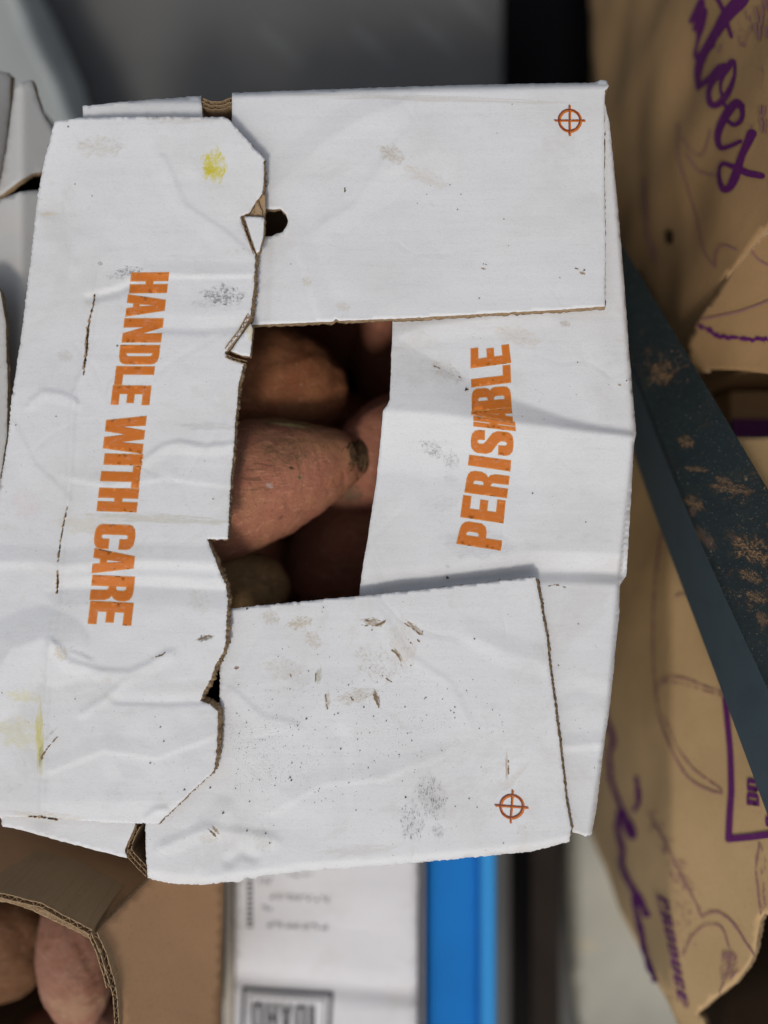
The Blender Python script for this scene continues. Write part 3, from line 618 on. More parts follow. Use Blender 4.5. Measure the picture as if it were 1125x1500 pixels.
# --- corner tabs at the two ends of the left side, with the notch between them and the flaps
M_TAB = white_board('white_liner_corner', [sh(190, 168, 80, 5, (.45, .32, .2), 0, nscale=6, alpha=.5)])
panel('corner_tab', Sheet(lambda x, y: -0.0085+0.0000*x-0.006*np.clip((152-y)/8, 0, 1)**2), [(121, 155), (160, 151), (205, 147), (260, 143), (295, 140), (297, 172), (297, 190), (122, 192)], [M_TAB, EDGE, KBACK], box, thick=0.003, spacing=5, jit=0.4, bevel=0.8, label='narrow white strip at the upper edge left of the notch')
panel('corner_tab', Sheet(lambda x, y: -0.0075+0.0004*vnoise(x/30, y/20, 3)), [(-45, 1150), (200, 1150), (198, 1208), (190, 1228), (183, 1244), (186, 1257), (150, 1248), (100, 1235), (60, 1224), (20, 1213), (4, 1211), (1, 1198), (-45, 1190)], [M_TAB, EDGE, KBACK], box, thick=0.003, spacing=5, jit=0.4, bevel=lambda x, y: np.where(x > 180, 4.5, 0.4), label='white strip below the left flap beside the lower notch')
corrugated('torn_edge', [(297, 144), (310, 149), (325, 149), (339, 143)], -0.0095, 11.0, [FLUTE], box, 2, 0.018, 9)
corrugated('torn_edge', [(214, 1284), (202, 1272), (186, 1254), (183, 1247)], -0.0085, 11.0, [FLUTE], box, 2, 0.018, 12)
corrugated('torn_edge', [(186, 1250), (190, 1232), (200, 1209)], -0.0085, 5.0, [FLUTE], box, 1, 0.02, 9)

# ================================================================== SWEET POTATOES
def potato_mat(name, col, col2, stains=(), dirt=0.35, pale=0.0):
    m = Mat(name, col, 0.8, 0.2)
    m.mix(m.mr(m.noise(30, 6, 0.7, dist=1.2), 0.38, 0.62, 0, 0.85), col2)
    m.mix(m.mr(m.noise(70, 8, 0.75, dist=0.5), 0.50, 0.66, 0, dirt), (0.15, 0.095, 0.045))
    m.mix(m.mr(m.noise(240, 6, 0.8, stretch=(0.35, 1, 1)), 0.52, 0.64, 0, 0.40), tuple(min(1, c*1.5+.04) for c in col2))
    m.mix(m.mr(m.noise(700, 4, 0.7), 0.55, 0.64, 0, 0.45), tuple(c*0.35 for c in col))
    m.mix(m.mul(m.mr(m.noise(110, 2, 0.5, stretch=(0.25, 1.6, 1), dist=2.0), 0.63, 0.66), m.mr(m.noise(35, 3), 0.52, 0.62, 0, 0.45)), (0.10, 0.055, 0.03))
    v = m.n.new('ShaderNodeTexVoronoi'); v.inputs['Scale'].default_value = 150; m.l.new(m.co, v.inputs['Vector'])
    m.mix(m.mul(m.mr(v.outputs['Distance'], 0.14, 0.05), m.mr(m.noise(45, 3, 0.7), 0.5, 0.58, 0, 0.8)), (0.42, 0.33, 0.15))
    for st in stains: m.stain(**st)
    m.add_bump(m.noise(90, 7, 0.7), 0.75, 0.0028); m.add_bump(m.noise(500, 5, 0.7), 0.55, 0.0005)
    return m.m
def potato(name, pts, mat, label, seed=1, lump=0.06, parent=None, group='sweet potatoes in the white box', cat='sweet potato'):
    """pts: (px, py, z, radius px) along the tuber"""
    P = np.array([list(up(x, y, z))+[r*(H0-z)/FPX] for x, y, z, r in pts])
    C_ = np.array(catmull([tuple(p) for p in P], 16)); C_[:, 3] = np.maximum(C_[:, 3], 0.0006)
    n, m = len(C_), 64; T = np.gradient(C_[:, :3], axis=0); T /= np.linalg.norm(T, axis=1)[:, None]
    A = np.cross(T, [0, 0, 1.0]); A /= np.linalg.norm(A, axis=1)[:, None]+1e-9; B = np.cross(A, T)
    s = np.concatenate([[0], np.cumsum(np.linalg.norm(np.diff(C_[:, :3], axis=0), axis=1))])
    V = []; F = []
    for i in range(n):
        th = np.linspace(0, 2*math.pi, m, endpoint=False)
        cx, cy = np.cos(th), np.sin(th)
        r = C_[i, 3]*(1+lump*vnoise(cx*1.3+seed*3+s[i]*20, cy*1.3+s[i]*16, seed)+lump*0.35*vnoise(cx*4+s[i]*90, cy*4+seed, seed+1)+lump*0.22*vnoise(cx*9+s[i]*260, cy*9+seed, seed+2)+lump*0.10*vnoise(cx*20+s[i]*700, cy*20+seed, seed+5)
            -0.05*np.clip(vnoise(cx*1.6+seed, cy*1.6+round(s[i]/0.011)*1.7, seed+7)-.25, 0, 1)*math.exp(-(((s[i] % 0.011)-.0055)/.0011)**2))
        V += [C_[i, :3]+A[i]*cx[k]*r[k]+B[i]*cy[k]*r[k] for k in range(m)]
    for i in range(n-1):
        for k in range(m): a = i*m+k; b = i*m+(k+1) % m; F.append((a, b, b+m, a+m))
    V += [C_[0, :3], C_[-1, :3]]; q = n*m
    for k in range(m): F.append((q, (k+1) % m, k)); F.append((q+1, (n-1)*m+k, (n-1)*m+(k+1) % m))
    o = link(name, V, F, [mat], parent)
    if parent is None: tag(o, label, cat, group)
    return o
# main one: tip to the right
P1 = potato_mat('potato_skin_pink', (0.37, 0.145, 0.092), (0.41, 0.185, 0.105), [
    sh(470, 640, 60, 36, (.46, .23, .11), 20, z=-.04, nscale=3, thr=(.3, .7), alpha=.7), sh(415, 612, 70, 14, (.20, .14, .05), 3, z=-.03, nscale=4, thr=(.4, .6), alpha=.9),
    sh(418, 619, 28, 4, (.55, .45, .20), 4, z=-.03, nscale=4, thr=(.4, .5), alpha=1, stretch=(2, 1, 1)), sh(415, 665, 34, 24, (.17, .10, .05), 0, z=-.03, nscale=3, thr=(.42, .66), alpha=.8),
    sh(400, 640, 46, 14, (.18, .10, .05), 5, z=-.03, nscale=4, thr=(.45, .62), alpha=.7), sh(439, 700, 3, 4, (.13, .11, .05), 0, z=-.03, nscale=2, thr=(.3, .45)), sh(428, 686, 4, 3, (.06, .05, .03), 0, z=-.03, nscale=2, thr=(.2, .3)),
    sh(527, 668, 17, 30, (.05, .03, .018), 8, z=-.062, nscale=3, thr=(.30, .42), alpha=1, soft=.5, fill=0), sh(524, 668, 17, 28, (.27, .17, .085), 8, z=-.062, nscale=5, thr=(.54, .58), alpha=.95, soft=.4, fill=0),
    sh(497, 700, 32, 8, (.36, .14, .06), -52+10, z=-.05, nscale=5, thr=(.45, .6), alpha=.6, fill=.1), sh(397, 712, 6, 5, (.48, .38, .36), 20, z=-.03, nscale=4, thr=(.45, .55), alpha=.8),
    sh(356, 670, 8, 50, (.16, .10, .07), 8, z=-.03, nscale=5, thr=(.48, .6), alpha=.7)])
potato('sweet_potato', [(165, 752, -.075, 40), (185, 748, -.072, 76), (250, 742, -.066, 98), (330, 721, -.060, 97), (400, 699, -.058, 85), (450, 686, -.060, 69), (490, 676, -.064, 51), (512, 672, -.068, 38), (526, 669, -.070, 29), (532, 668, -.071, 23), (535, 668, -.071, 15), (535, 668, -.071, 4)], P1,
       'largest pinkish sweet potato in the opening, with a dark scabby tip pointing right', 3, 0.045)
P2 = potato_mat('potato_skin_orange', (0.26, 0.092, 0.042), (0.31, 0.125, 0.055), dirt=0.55)
potato('sweet_potato', [(200, 600, -.115, 30), (230, 592, -.11, 78), (300, 578, -.105, 98), (380, 573, -.102, 98), (440, 575, -.104, 82), (475, 579, -.108, 60), (495, 582, -.112, 38), (504, 583, -.114, 12)], P2,
       'rounded orange brown sweet potato in shade above the large pinkish one', 11, 0.08)
P3 = potato_mat('potato_skin_red', (0.33, 0.125, 0.085), (0.38, 0.165, 0.10), [sh(512, 722, 22, 18, (.14, .10, .06), 10, z=-.1, nscale=3, thr=(.35, .6), alpha=.9)], dirt=0.5)
potato('sweet_potato', [(650, 610, -.105, 26), (620, 626, -.100, 58), (580, 650, -.096, 74), (548, 676, -.094, 70), (518, 702, -.094, 56), (498, 722, -.096, 36), (486, 736, -.098, 18), (483, 739, -.098, 5)], P3,
       'dark reddish sweet potato tucked under the right flap behind the scabby tip', 17, 0.09)
P4 = potato_mat('potato_skin_khaki', (0.40, 0.235, 0.10), (0.46, 0.28, 0.13), dirt=0.5)
potato('sweet_potato', [(230, 900, -.085, 20), (260, 885, -.082, 52), (320, 866, -.080, 60), (370, 860, -.080, 55), (398, 857, -.082, 42), (412, 856, -.084, 27), (418, 855, -.086, 6)], P4,
       'small khaki brown sweet potato stub at the lower left corner of the opening', 23, 0.09)
P5 = potato_mat('potato_skin_maroon', (0.34, 0.12, 0.075), (0.38, 0.15, 0.09), dirt=0.4)
potato('sweet_potato', [(640, 700, -.150, 30), (600, 740, -.145, 62), (545, 785, -.14, 84), (500, 812, -.14, 86), (455, 835, -.143, 62), (425, 850, -.148, 14)], P5,
       'dim maroon sweet potato deep in the box below the dark reddish one', 29, 0.05)
potato('sweet_potato', [(600, 905, -.12, 14), (570, 895, -.12, 34), (545, 882, -.12, 36), (522, 876, -.122, 18), (514, 874, -.124, 4)], P3,
       'sweet potato showing as a reddish sliver where the lower and right flaps meet', 31, 0.05)
potato('sweet_potato', [(575, 380, -.17, 20), (570, 420, -.17, 34), (560, 470, -.172, 30), (550, 500, -.176, 22), (545, 518, -.18, 8)], P3,
       'dim pink sweet potato end in the dark upper right of the opening', 37, 0.05)
for i, (x, y, r, a) in enumerate([(450, 470, 70, .3), (380, 900, 70, -.5), (600, 560, 75, 1.2), (420, 760, 75, .6), (540, 860, 72, -.2), (520, 650, 70, .1)]):
    cx, cy = math.cos(a), math.sin(a)
    potato('sweet_potato', [(x+cx*t, y+cy*t, -.25+.006*(i % 3), q*r) for t, q in ((-120, .2), (-100, .7), (-40, 1), (30, 1), (80, .7), (105, .25))], P5,
           'dim sweet potato at the dark bottom of the white box', 60+i, 0.05)
# ================================================================== crumbs of soil
def crumbs(name, spec, mat, label):
    V = []; F = []
    for surf, x, y, r in spec:
        c = surf.pt([(x, y)], 0.0002)[0]; k = H0/FPX*r; b = len(V)
        for dx, dy, dz in ((1, 0, .2), (-.3, .9, .3), (-.7, -.6, .25), (.1, -.2, .9), (0, 0, -.2)):
            a = random.random()*0.6+0.7
            V.append(c+np.array([dx*k*a, dy*k*a, (dz+.2)*k*0.7]))
        F += [(b, b+1, b+3), (b+1, b+2, b+3), (b+2, b, b+3), (b+1, b, b+4), (b+2, b+1, b+4), (b, b+2, b+4)]
    return tag(link(name, V, F, [mat], None, None, False), label, kind='stuff')
SOIL = plain('soil', (0.07, 0.045, 0.03), 0.95, 0.1)
sp = []
for _ in range(230):
    x, y = random.gauss(530, 110), random.gauss(1080, 75)
    if 345 < x < 800 and 900 < y < 1240: sp.append((S_B, x, y, random.choice([.5, .6, .7, .9, 1.3])))
for _ in range(110):
    x, y = random.gauss(390, 40), random.gauss(1090, 60)
    if 345 < x < 480 and 960 < y < 1240: sp.append((S_B, x, y, random.choice([.5, .6, .8, 1.1])))
for x, y, r in ((425, 1139, 2.2), (427, 1143, 1.9), (449, 1053, 1.8), (499, 1097, 1.7), (495, 1045, 1.6), (594, 1168, 2), (533, 1036, 1.6), (665, 1044, 1.4), (695, 936, 1.8), (404, 1140, 1.4), (474, 890, 1.4), (362, 1217, 1.8), (308, 1154, 1.8), (345, 1155, 1.3), (327, 1191, 2), (389, 1221, 1.6), (395, 1235, 1.6), (602, 975, 1.4), (655, 847, 3.2), (545, 923, 1.3), (687, 1170, 1.5), (362, 892, 2.2)): sp.append((S_B, x, y, r))
for x, y, r in ((683, 571, 3.4), (655, 846, 3), (722, 557, 1.3), (765, 610, 1), (797, 614, 1), (918, 558, 1.6), (847, 914, 1.4), (818, 975, 1.4), (871, 1125, 1.2), (780, 723, 1.8), (858, 765, 1.5), (846, 531, 1.3)): sp.append((S_R, x, y, r))
for x, y, r in ((505, 276, 1.6), (506, 279, 1.6), (505, 281, 1.5), (611, 298, 1.1), (675, 285, 1.1), (702, 437, 1.5), (820, 407, 1.2), (738, 321, 1.2), (659, 271, 1.2), (708, 387, 1.4), (712, 388, 1.4), (856, 396, 1.8), (728, 195, 1.1), (750, 153, 1.1), (426, 387, 1.1), (745, 360, 1.1), (631, 272, 1), (670, 307, 1.4), (625, 285, 1.2)): sp.append((S_T, x, y, r))
for x, y, r in ((100, 186, 1.7), (110, 270, 1.4), (135, 287, 1.2), (110, 1024, 1.6), (235, 1065, 1.6), (240, 1086, 1.8), (220, 1118, 1.8), (82, 610, 1.5), (23, 623, 1.4), (312, 731, 1.4), (270, 1157, 1.8), (300, 676, 1.1), (172, 507, 2), (3, 1015, 1.4), (295, 932, 1.5)): sp.append((S_L, x, y, r))
for _ in range(90):
    x, y = random.uniform(90, 300), random.uniform(880, 1190); sp.append((S_L, x, y, random.choice([.4, .5, .6])))
for _ in range(80):
    x, y = random.uniform(590, 900), random.uniform(470, 1180); sp.append((S_R, x, y, random.choice([.4, .5, .6])))
crumbs('soil_crumbs', sp, SOIL, 'dark crumbs of soil scattered over the white flaps')

SMEAR = plain('dried_mud', (0.25, 0.18, 0.11), 0.95, 0.1, 0.5, 300)
def smear(surf, par, lines, seed):
    xs = [p[0] for l in lines for p in l]; ys = [p[1] for l in lines for p in l]
    f = roughen(roughen(strokes([catmull(l, 4) for l in lines]), 0.9, 2.2, seed), 0.9, 6, seed+3)
    o = sdf_decal('mud_smear', surf, f, (min(xs)-4, min(ys)-4, max(xs)+4, max(ys)+4), SMEAR, par, 0.7, 0.0002)
    if o: tag(o, kind='stuff')
smear(S_B, fb, [[(528, 915, .3), (540, 917, .8), (552, 916, .9), (562, 911, .8), (565, 908, .3)], [(536, 909, .9), (545, 910, .5)], [(592, 913, .2), (604, 921, .8), (617, 930, .9), (619, 925, 1.2)], [(575, 953, .9), (581, 958, .5), (586, 966, .6), (588, 980, .1)], [(548, 1017, 1.2), (551, 1026, 1.8), (555, 1035, 1.1), (560, 1040, .2)], [(463, 986, .5), (462, 998, .2)], [(477, 1015, .2), (478, 1030, .7), (480, 1038, .9)], [(426, 975, .4), (431, 970, .8)], [(424, 985, .2), (427, 994, .5)], [(512, 1020, .5), (518, 1026, .7)], [(305, 1215, .8), (313, 1222, .9), (318, 1228, .5)], [(532, 976, .2), (545, 980, .6), (552, 985, .1)], [(596, 934, .3), (602, 942, .3)], [(612, 938, .6), (617, 943, .4)], [(560, 990, .1), (572, 998, .4), (585, 1002, .3)], [(745, 1110, .1), (745, 1130, .35), (745, 1150, .2)]], 5)
smear(S_R, fr, [[(803, 859, .2), (812, 857, .9), (822, 858, .5), (829, 861, .3)], [(636, 536, .5), (645, 540, .2)], [(668, 549, .3), (676, 554, .4)]], 6)
smear(S_L, fl, [[(290, 938, .3), (298, 934, .8), (306, 932, 1.2), (313, 933, .9)], [(222, 964, .3), (236, 960, .5), (242, 956, .3)], [(86, 1078, .5), (76, 1088, .6), (68, 1098, .5), (62, 1108, .8), (60, 1120, .4)]], 7)
smear(S_T, ft, [[(504, 275, .5), (506, 282, .7)], [(840, 392, .2), (856, 397, .8)]], 8)
# ================================================================== LEFT NEIGHBOUR WHITE BOX
WD = white_board('white_board_neighbour', tone=(0.50, 0.50, 0.49))
nb = thing('cardboard_box', (-0.28, 0.1, GZ), 'plain white cardboard box at the left edge with folded flaps and a dark slit', 'box')
panel('flap', Sheet(lambda x, y: -0.045-0.0004*np.clip(x+40, 0, 200)), [(-90, 90), (0, 104), (9, 106), (15, 112), (14, 160), (8, 215), (0, 262), (-90, 330)], [WD, EDGE, KBACK], nb, spacing=8, thick=0.003, bevel=2.5)
panel('flap', Sheet(lambda x, y: -0.050-0.0003*np.abs(x-30)), [(21, 128), (30, 121), (46, 117), (52, 135), (62, 165), (82, 196), (74, 240), (62, 252), (46, 255), (28, 266), (0, 287), (-60, 312), (0, 270), (10, 215), (17, 160)], [WD, EDGE, KBACK], nb, spacing=8, thick=0.003, bevel=1.5)
panel('flap', Sheet(lambda x, y: -0.050-0.0003*np.clip(x-30, 0, 90)-0.0002*np.clip(30-x, 0, 90)), [(-110, 330), (-60, 322), (0, 292), (30, 281), (62, 278), (120, 274), (120, 700), (60, 760), (-110, 760)], [WD, EDGE, KBACK], nb, spacing=8, thick=0.003, bevel=1.0)
panel('flap', Sheet(lambda x, y: -0.030+0.0002*x), [(-110, 400), (-20, 405), (1, 428), (8, 470), (11, 560), (10, 640), (0, 700), (-110, 700)], [WD, EDGE, KBACK], nb, spacing=8, thick=0.003, bevel=1.0)
prism_walls('side_wall', [tuple(up(x, y, -0.08)[:2]) for x, y in ((-110, 110), (40, 135), (60, 180), (66, 700), (-110, 760))], -0.095, GZ+0.001, 0.004, [WD, EDGE, DK], nb)  # inner faces coloured dark to put shade into the slit
# pale sheet at the upper left corner
pm = plain('pale_plastic', (0.36, 0.39, 0.385), 0.35, 0.5, 0.2, 12, 0.0)
ps = Sheet(lambda x, y: -0.36-0.0016*np.abs(x-20-0.45*y)-0.02*np.cos(y/60)*0.3)
tag(panel('plastic_sheet', ps, [(-260, -300), (-60, -250), (30, -60), (62, 0), (85, 45), (108, 95), (125, 140), (140, 200), (120, 330), (-260, 330)], [pm, pm, pm], None, spacing=14, thick=0.004, bevel=0.5), 'pale blurred plastic sheet behind the upper left corner of the white box', 'plastic sheet')
# near-black slab on the floor, put in for a dark gap
bm_ = plain('gap_black', (0.005, 0.005, 0.006), 0.95, 0.0, 0.1, 20)
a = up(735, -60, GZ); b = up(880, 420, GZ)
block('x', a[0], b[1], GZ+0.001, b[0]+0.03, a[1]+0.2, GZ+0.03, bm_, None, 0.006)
bpy.data.objects['x'].name = 'dark_gap_strip'; tag(bpy.data.objects['dark_gap_strip'], 'black strip put in for the dark gap on the floor behind the upper right of the white box', 'mat')

# ================================================================== LOWER LEFT KRAFT BOX
kb = thing('cardboard_box', (-0.25, -0.30, GZ), 'brown kraft box at the lower left with its corrugated flaps open over sweet potatoes', 'box')
KA = kraft('kraft_inner_dark', (0.20, 0.125, 0.07)); KB2 = kraft('kraft_inner_light', (0.44, 0.26, 0.14))
sA = Planes([(up(0, 1312, -.012), up(135, 1366, -.012), up(210, 1285, -.075))])
panel('flap', sA, [(-120, 1150), (60, 1170), (230, 1230), (228, 1268), (215, 1290), (180, 1322), (135, 1368), (85, 1343), (40, 1323), (0, 1312), (-120, 1300)], [KB2, EDGE, KA], kb, thick=0.003, spacing=12, jit=0.3, bevel=0.4)
sB = Planes([(up(140, 1368, -.012), up(172, 1500, -.012), up(330, 1400, -.065))])
panel('flap', sB, [(138, 1368), (180, 1325), (218, 1289), (240, 1240), (330, 1230), (327, 1330), (325, 1400), (323, 1580), (190, 1580), (178, 1500), (170, 1440), (158, 1400)], [KB2, EDGE, KA], kb, thick=0.003, spacing=12, jit=0.3, bevel=0.4)
corrugated('corrugated_edge', [(-60, 1300), (0, 1308), (40, 1318), (60, 1322), (88, 1338), (135, 1363)], -0.010, 7.0, [FLUTE], kb, 1, 0.05, 12, t=0.9)
corrugated('corrugated_edge', [(142, 1366), (155, 1395), (166, 1432), (172, 1462), (176, 1520)], -0.011, 6.5, [FLUTE], kb, 1, 0.05, 13, t=0.9)
corrugated('corrugated_edge', [(133, 1366), (146, 1395), (154, 1420), (161, 1446)], -0.010, 5.0, [FLUTE], kb, 1, 0.05, 30, t=0.9)
prism_walls('side_wall', [tuple(up(x, y, -0.07)[:2]) for x, y in ((-140, 1235), (170, 1240), (272, 1300), (270, 1640), (-140, 1640))], -0.085, GZ+0.001, 0.004, [KRAFT, EDGE, KBACK], kb)
seam = plain('seam_dark', (0.09, 0.055, 0.03), 0.9, 0.1)
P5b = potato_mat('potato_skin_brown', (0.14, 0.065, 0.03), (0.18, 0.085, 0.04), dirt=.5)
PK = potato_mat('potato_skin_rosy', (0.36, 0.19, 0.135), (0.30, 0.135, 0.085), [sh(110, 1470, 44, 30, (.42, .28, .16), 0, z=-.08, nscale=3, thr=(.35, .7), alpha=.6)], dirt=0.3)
potato('sweet_potato', [(112, 1300, -.11, 20), (112, 1325, -.105, 44), (113, 1370, -.098, 52), (114, 1420, -.095, 52), (116, 1460, -.096, 43), (119, 1484, -.10, 28), (122, 1496, -.104, 14), (123, 1503, -.106, 4)], PK,
       'upright rosy sweet potato in the brown kraft box at the lower left', 41, 0.08, group='sweet potatoes in the kraft box')
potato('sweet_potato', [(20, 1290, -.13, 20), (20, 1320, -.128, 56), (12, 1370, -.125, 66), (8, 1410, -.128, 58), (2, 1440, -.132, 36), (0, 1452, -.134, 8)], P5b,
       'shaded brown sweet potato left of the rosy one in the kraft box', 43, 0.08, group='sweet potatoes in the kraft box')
potato('sweet_potato', [(200, 1560, -.125, 16), (180, 1535, -.12, 40), (166, 1500, -.118, 42), (160, 1472, -.12, 26), (158, 1458, -.122, 5)], PK,
       'pinkish sweet potato partly hidden by the corrugated edge right of the rosy one', 47, 0.08, group='sweet potatoes in the kraft box')
potato('sweet_potato', [(20, 1580, -.15, 16), (50, 1550, -.148, 50), (80, 1530, -.146, 50), (110, 1520, -.148, 30), (125, 1512, -.15, 5)], P5,
       'dim sweet potato at the very bottom of the photo in the kraft box', 53, 0.08, group='sweet potatoes in the kraft box')

# ================================================================== BOTTOM: PRINTED WHITE BOX, BLUE CRATE, DARK GAP, PALE FLOOR SLAB
ZI = -0.17
ib = thing('cardboard_box', (-0.05, -0.33, GZ), 'white cardboard box with a dark framed IDAHO print upside down below the big white box', 'box')
IW = white_board('white_board_idaho', tone=(0.70, 0.70, 0.73))
p = up(345, 1200, ZI); q = up(612, 1720, ZI)
block('side_wall', p[0], q[1], GZ+0.001, q[0], p[1]+0.1, ZI-0.003, IW, ib, 0.004)
s_i = Sheet(lambda x, y: np.full(np.shape(x), ZI)+0.0025*vnoise(x/90, y/60, 71)-0.004*np.clip(np.abs(y-1440-(x-450)*.1)/20, 0, 1)*-1)
panel('flap', s_i, [(346, 1180), (612, 1180), (610, 1640), (342, 1640)], [IW, EDGE, KBACK], ib, spacing=12, thick=0.003, label='white lid with small illegible print and a framed word')
GI = ink('grey_ink', (0.055, 0.055, 0.06), 0.2)
def textline(x0, x1, y, h, sl=0.0, seed=0):
    r = random.Random(seed); x = x0; out = []
    while x < x1:
        w = r.uniform(2.5, 4.5); kind = r.random(); yy = y+(x-x0)*sl
        if kind < .5: out.append([_r(x, yy-h/2, x+w*.55, yy+h/2)])
        elif kind < .8: out.append([_r(x, yy-h/2, x+w, yy-h/6)])
        else: out.append([_r(x, yy, x+w, yy+h/2)])
        x += w+r.choice([1.2, 1.5, 1.5, 4])
    return out
lines = textline(396, 486, 1313, 8, .05, 1)+textline(392, 482, 1354, 8, .05, 2)+textline(384, 400, 1330, 7, 0, 3)+textline(380, 398, 1290, 9, 0, 4)+textline(420, 455, 1282, 5, 0, 5)
for k in range(10): lines.append([_r(362, 1288+k*7.4, 370, 1288+k*7.4+4.5)])
multi_decal('printed_text', s_i, lines, GI, ib, 0.0004, 8)
def frame_sdf(x0, y0, x1, y1, w, tilt=0):
    cx, cy, hx, hy = (x0+x1)/2, (y0+y1)/2, (x1-x0)/2, (y1-y0)/2
    def f(X, Y):
        c, s = math.cos(tilt), math.sin(tilt); x = (X-cx)*c+(Y-cy)*s; y = -(X-cx)*s+(Y-cy)*c
        d = np.maximum(np.abs(x)-hx, np.abs(y)-hy); return np.abs(d)-w/2
    return f
sdf_decal('printed_frame', s_i, frame_sdf(352, 1452, 480, 1640, 6, 0.06), (330, 1440, 505, 1600), GI, ib, 2.0, 0.0004)
sdf_decal('printed_frame', s_i, frame_sdf(360, 1461, 471, 1640, 2, 0.06), (330, 1440, 505, 1600), GI, ib, 1.5, 0.0006)
q0 = []
for i, g in enumerate('IDAHO'):
    w = {'I': .5}.get(g, 1.0); xs = [0, .5+.18, 1.5+.36, 2.5+.54, 3.5+.72][i]; u0 = xs/5.22; u1 = (xs+w)/5.22
    f = lambda u, v: (458-u*88, 1479+(458-u*88-370)*.06+(1-v)*0+(1-v)*46)
    f = lambda u, v: (461-u*92, 1467+(461-u*92-370)*.06+v*-0+(v)*44)
    # upside down: letter tops point down the picture, reading right to left
    q0.append(warp(g, [f(u0, 0), f(u1, 0), f(u1, 1), f(u0, 1)]))
multi_decal('printed_word', s_i, q0, GI, ib, 0.0004, 8, 'dark word IDAHO printed upside down')
# grey liner strips either side of it
gs = plain('grey_board', (0.50, 0.46, 0.40), 0.8, 0.2); gs2 = plain('grey_board_cool', (0.30, 0.31, 0.34), 0.6, 0.3)
p = up(327, 1200, ZI-.01); q = up(344, 1720, ZI-.01)
tag(block('board_strip', p[0], q[1], GZ+0.001, q[0]-0.001, p[1], ZI-.01, gs, None, 0.002), 'narrow grey brown board edge between the kraft box and the IDAHO box', 'board')
p = up(613, 1200, ZI-.03); q = up(624, 1720, ZI-.03)
tag(block('board_strip', p[0]+0.001, q[1], GZ+0.001, q[0]-0.001, p[1], ZI-.03, gs2, None, 0.002), 'narrow cool grey board edge between the IDAHO box and the blue crate', 'board')
bl = plain('blue_plastic', (0.02, 0.21, 0.62), 0.9, 0.05, 0.35, 8, 0.0)
bc = thing('plastic_crate', (0.08, -0.35, GZ), 'bright blue plastic crate out of focus below the white box', 'crate')
p = up(627, 1200, -.22); q = up(726, 1720, -.22)
block('crate_wall', p[0], q[1], GZ+0.001, q[0]-0.012, p[1]+0.05, -.225, bl, bc, 0.008)
block('crate_rim', q[0]-0.014, q[1], -.25, q[0], p[1]+0.05, -.212, plain('light_blue_plastic', (0.05, 0.32, 0.74), 0.9, 0.05, 0.1, 8, 0), bc, 0.006)
p = up(778, 1200, -.36); q = up(822, 1720, -.36)
bw = plain('brown_wood', (0.030, 0.023, 0.019), 0.9, 0.05, 0.5, 14)
tag(block('wooden_slat', p[0], q[1], GZ+0.001, q[0], p[1]+.05, -.36, bw, None, 0.004), 'dark brown wooden slat between the blue crate and the pale floor slab', 'slat')
pb_ = Mat('pale_floor_slab', (0.40, 0.39, 0.33), 0.6, 0.3); pb_.mix(pb_.mr(pb_.noise(9, 3), .35, .7, 0, .6), (0.26, 0.26, 0.23)); pb_.stain(865, 1400, 20, 10, (.5, .42, .25), z=-.4, nscale=2, thr=(.3, .7), alpha=.6)  # pale slab added to stand for the sunlit floor
spb = Sheet(lambda x, y: -0.42+0.003*vnoise(x/60, y/60, 77)-0.02*np.clip((845-x)/15, 0, 1))
tag(panel('pale_floor_slab', spb, [(832, 1120), (1100, 1100), (1130, 1640), (868, 1640), (850, 1500), (838, 1440), (832, 1300)], [pb_.m]*3, None, spacing=14, thick=0.02, bevel=1), 'pale beige slab put in for the sunlit floor between the wooden slat and the purple printed box', 'board')
# ================================================================== RIGHT LOWER KRAFT BOX (purple print)
PU = ink('purple_ink', (0.115, 0.012, 0.12), 0.3, base=(0.36, 0.235, 0.125)); PUL = ink('faint_purple_ink', (0.33, 0.17, 0.16), 0.5, base=(0.36, 0.235, 0.125))
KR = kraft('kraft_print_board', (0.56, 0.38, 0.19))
yA, yB = 0.06, -0.42
rb = thing('cardboard_box', (0.30, -0.20, GZ), 'kraft box with purple potato drawings at the lower right behind the steel rail', 'box')
L1 = ((0.1985, 0, -.112), (0.1985, -1, -.112), (0.246, 0, -.010)); L2 = ((0.1985, 0, -.112), (0.1985, -1, -.112), (0.1945, 0, -.50))
def vshift(t, dy): return t
s_rb = Planes([L1, L2], 0.0016, 0.05, 81)
hole = [(1119, 1338), (1112, 1350), (1108, 1372), (1106, 1392), (1098, 1412), (1080, 1438), (1062, 1452), (1040, 1468), (1022, 1484), (1028, 1492), (1034, 1510), (1130, 1520), (1150, 1400), (1135, 1345)]
panel('front_panel', s_rb, [(905, 640), (960, 640), (1135, 640), (1400, 640), (1400, 1620), (1036, 1620), (1012, 1548), (990, 1500), (974, 1460), (940, 1392), (905, 1327), (885, 1270), (868, 1225), (850, 1180), (870, 1000), (890, 800)], [KR, EDGE, KBACK], rb, holes=[hole], spacing=9, thick=0.004, jit=0.2, bevel=0.3, label='kraft side printed with purple potatoes and PRODUCE')
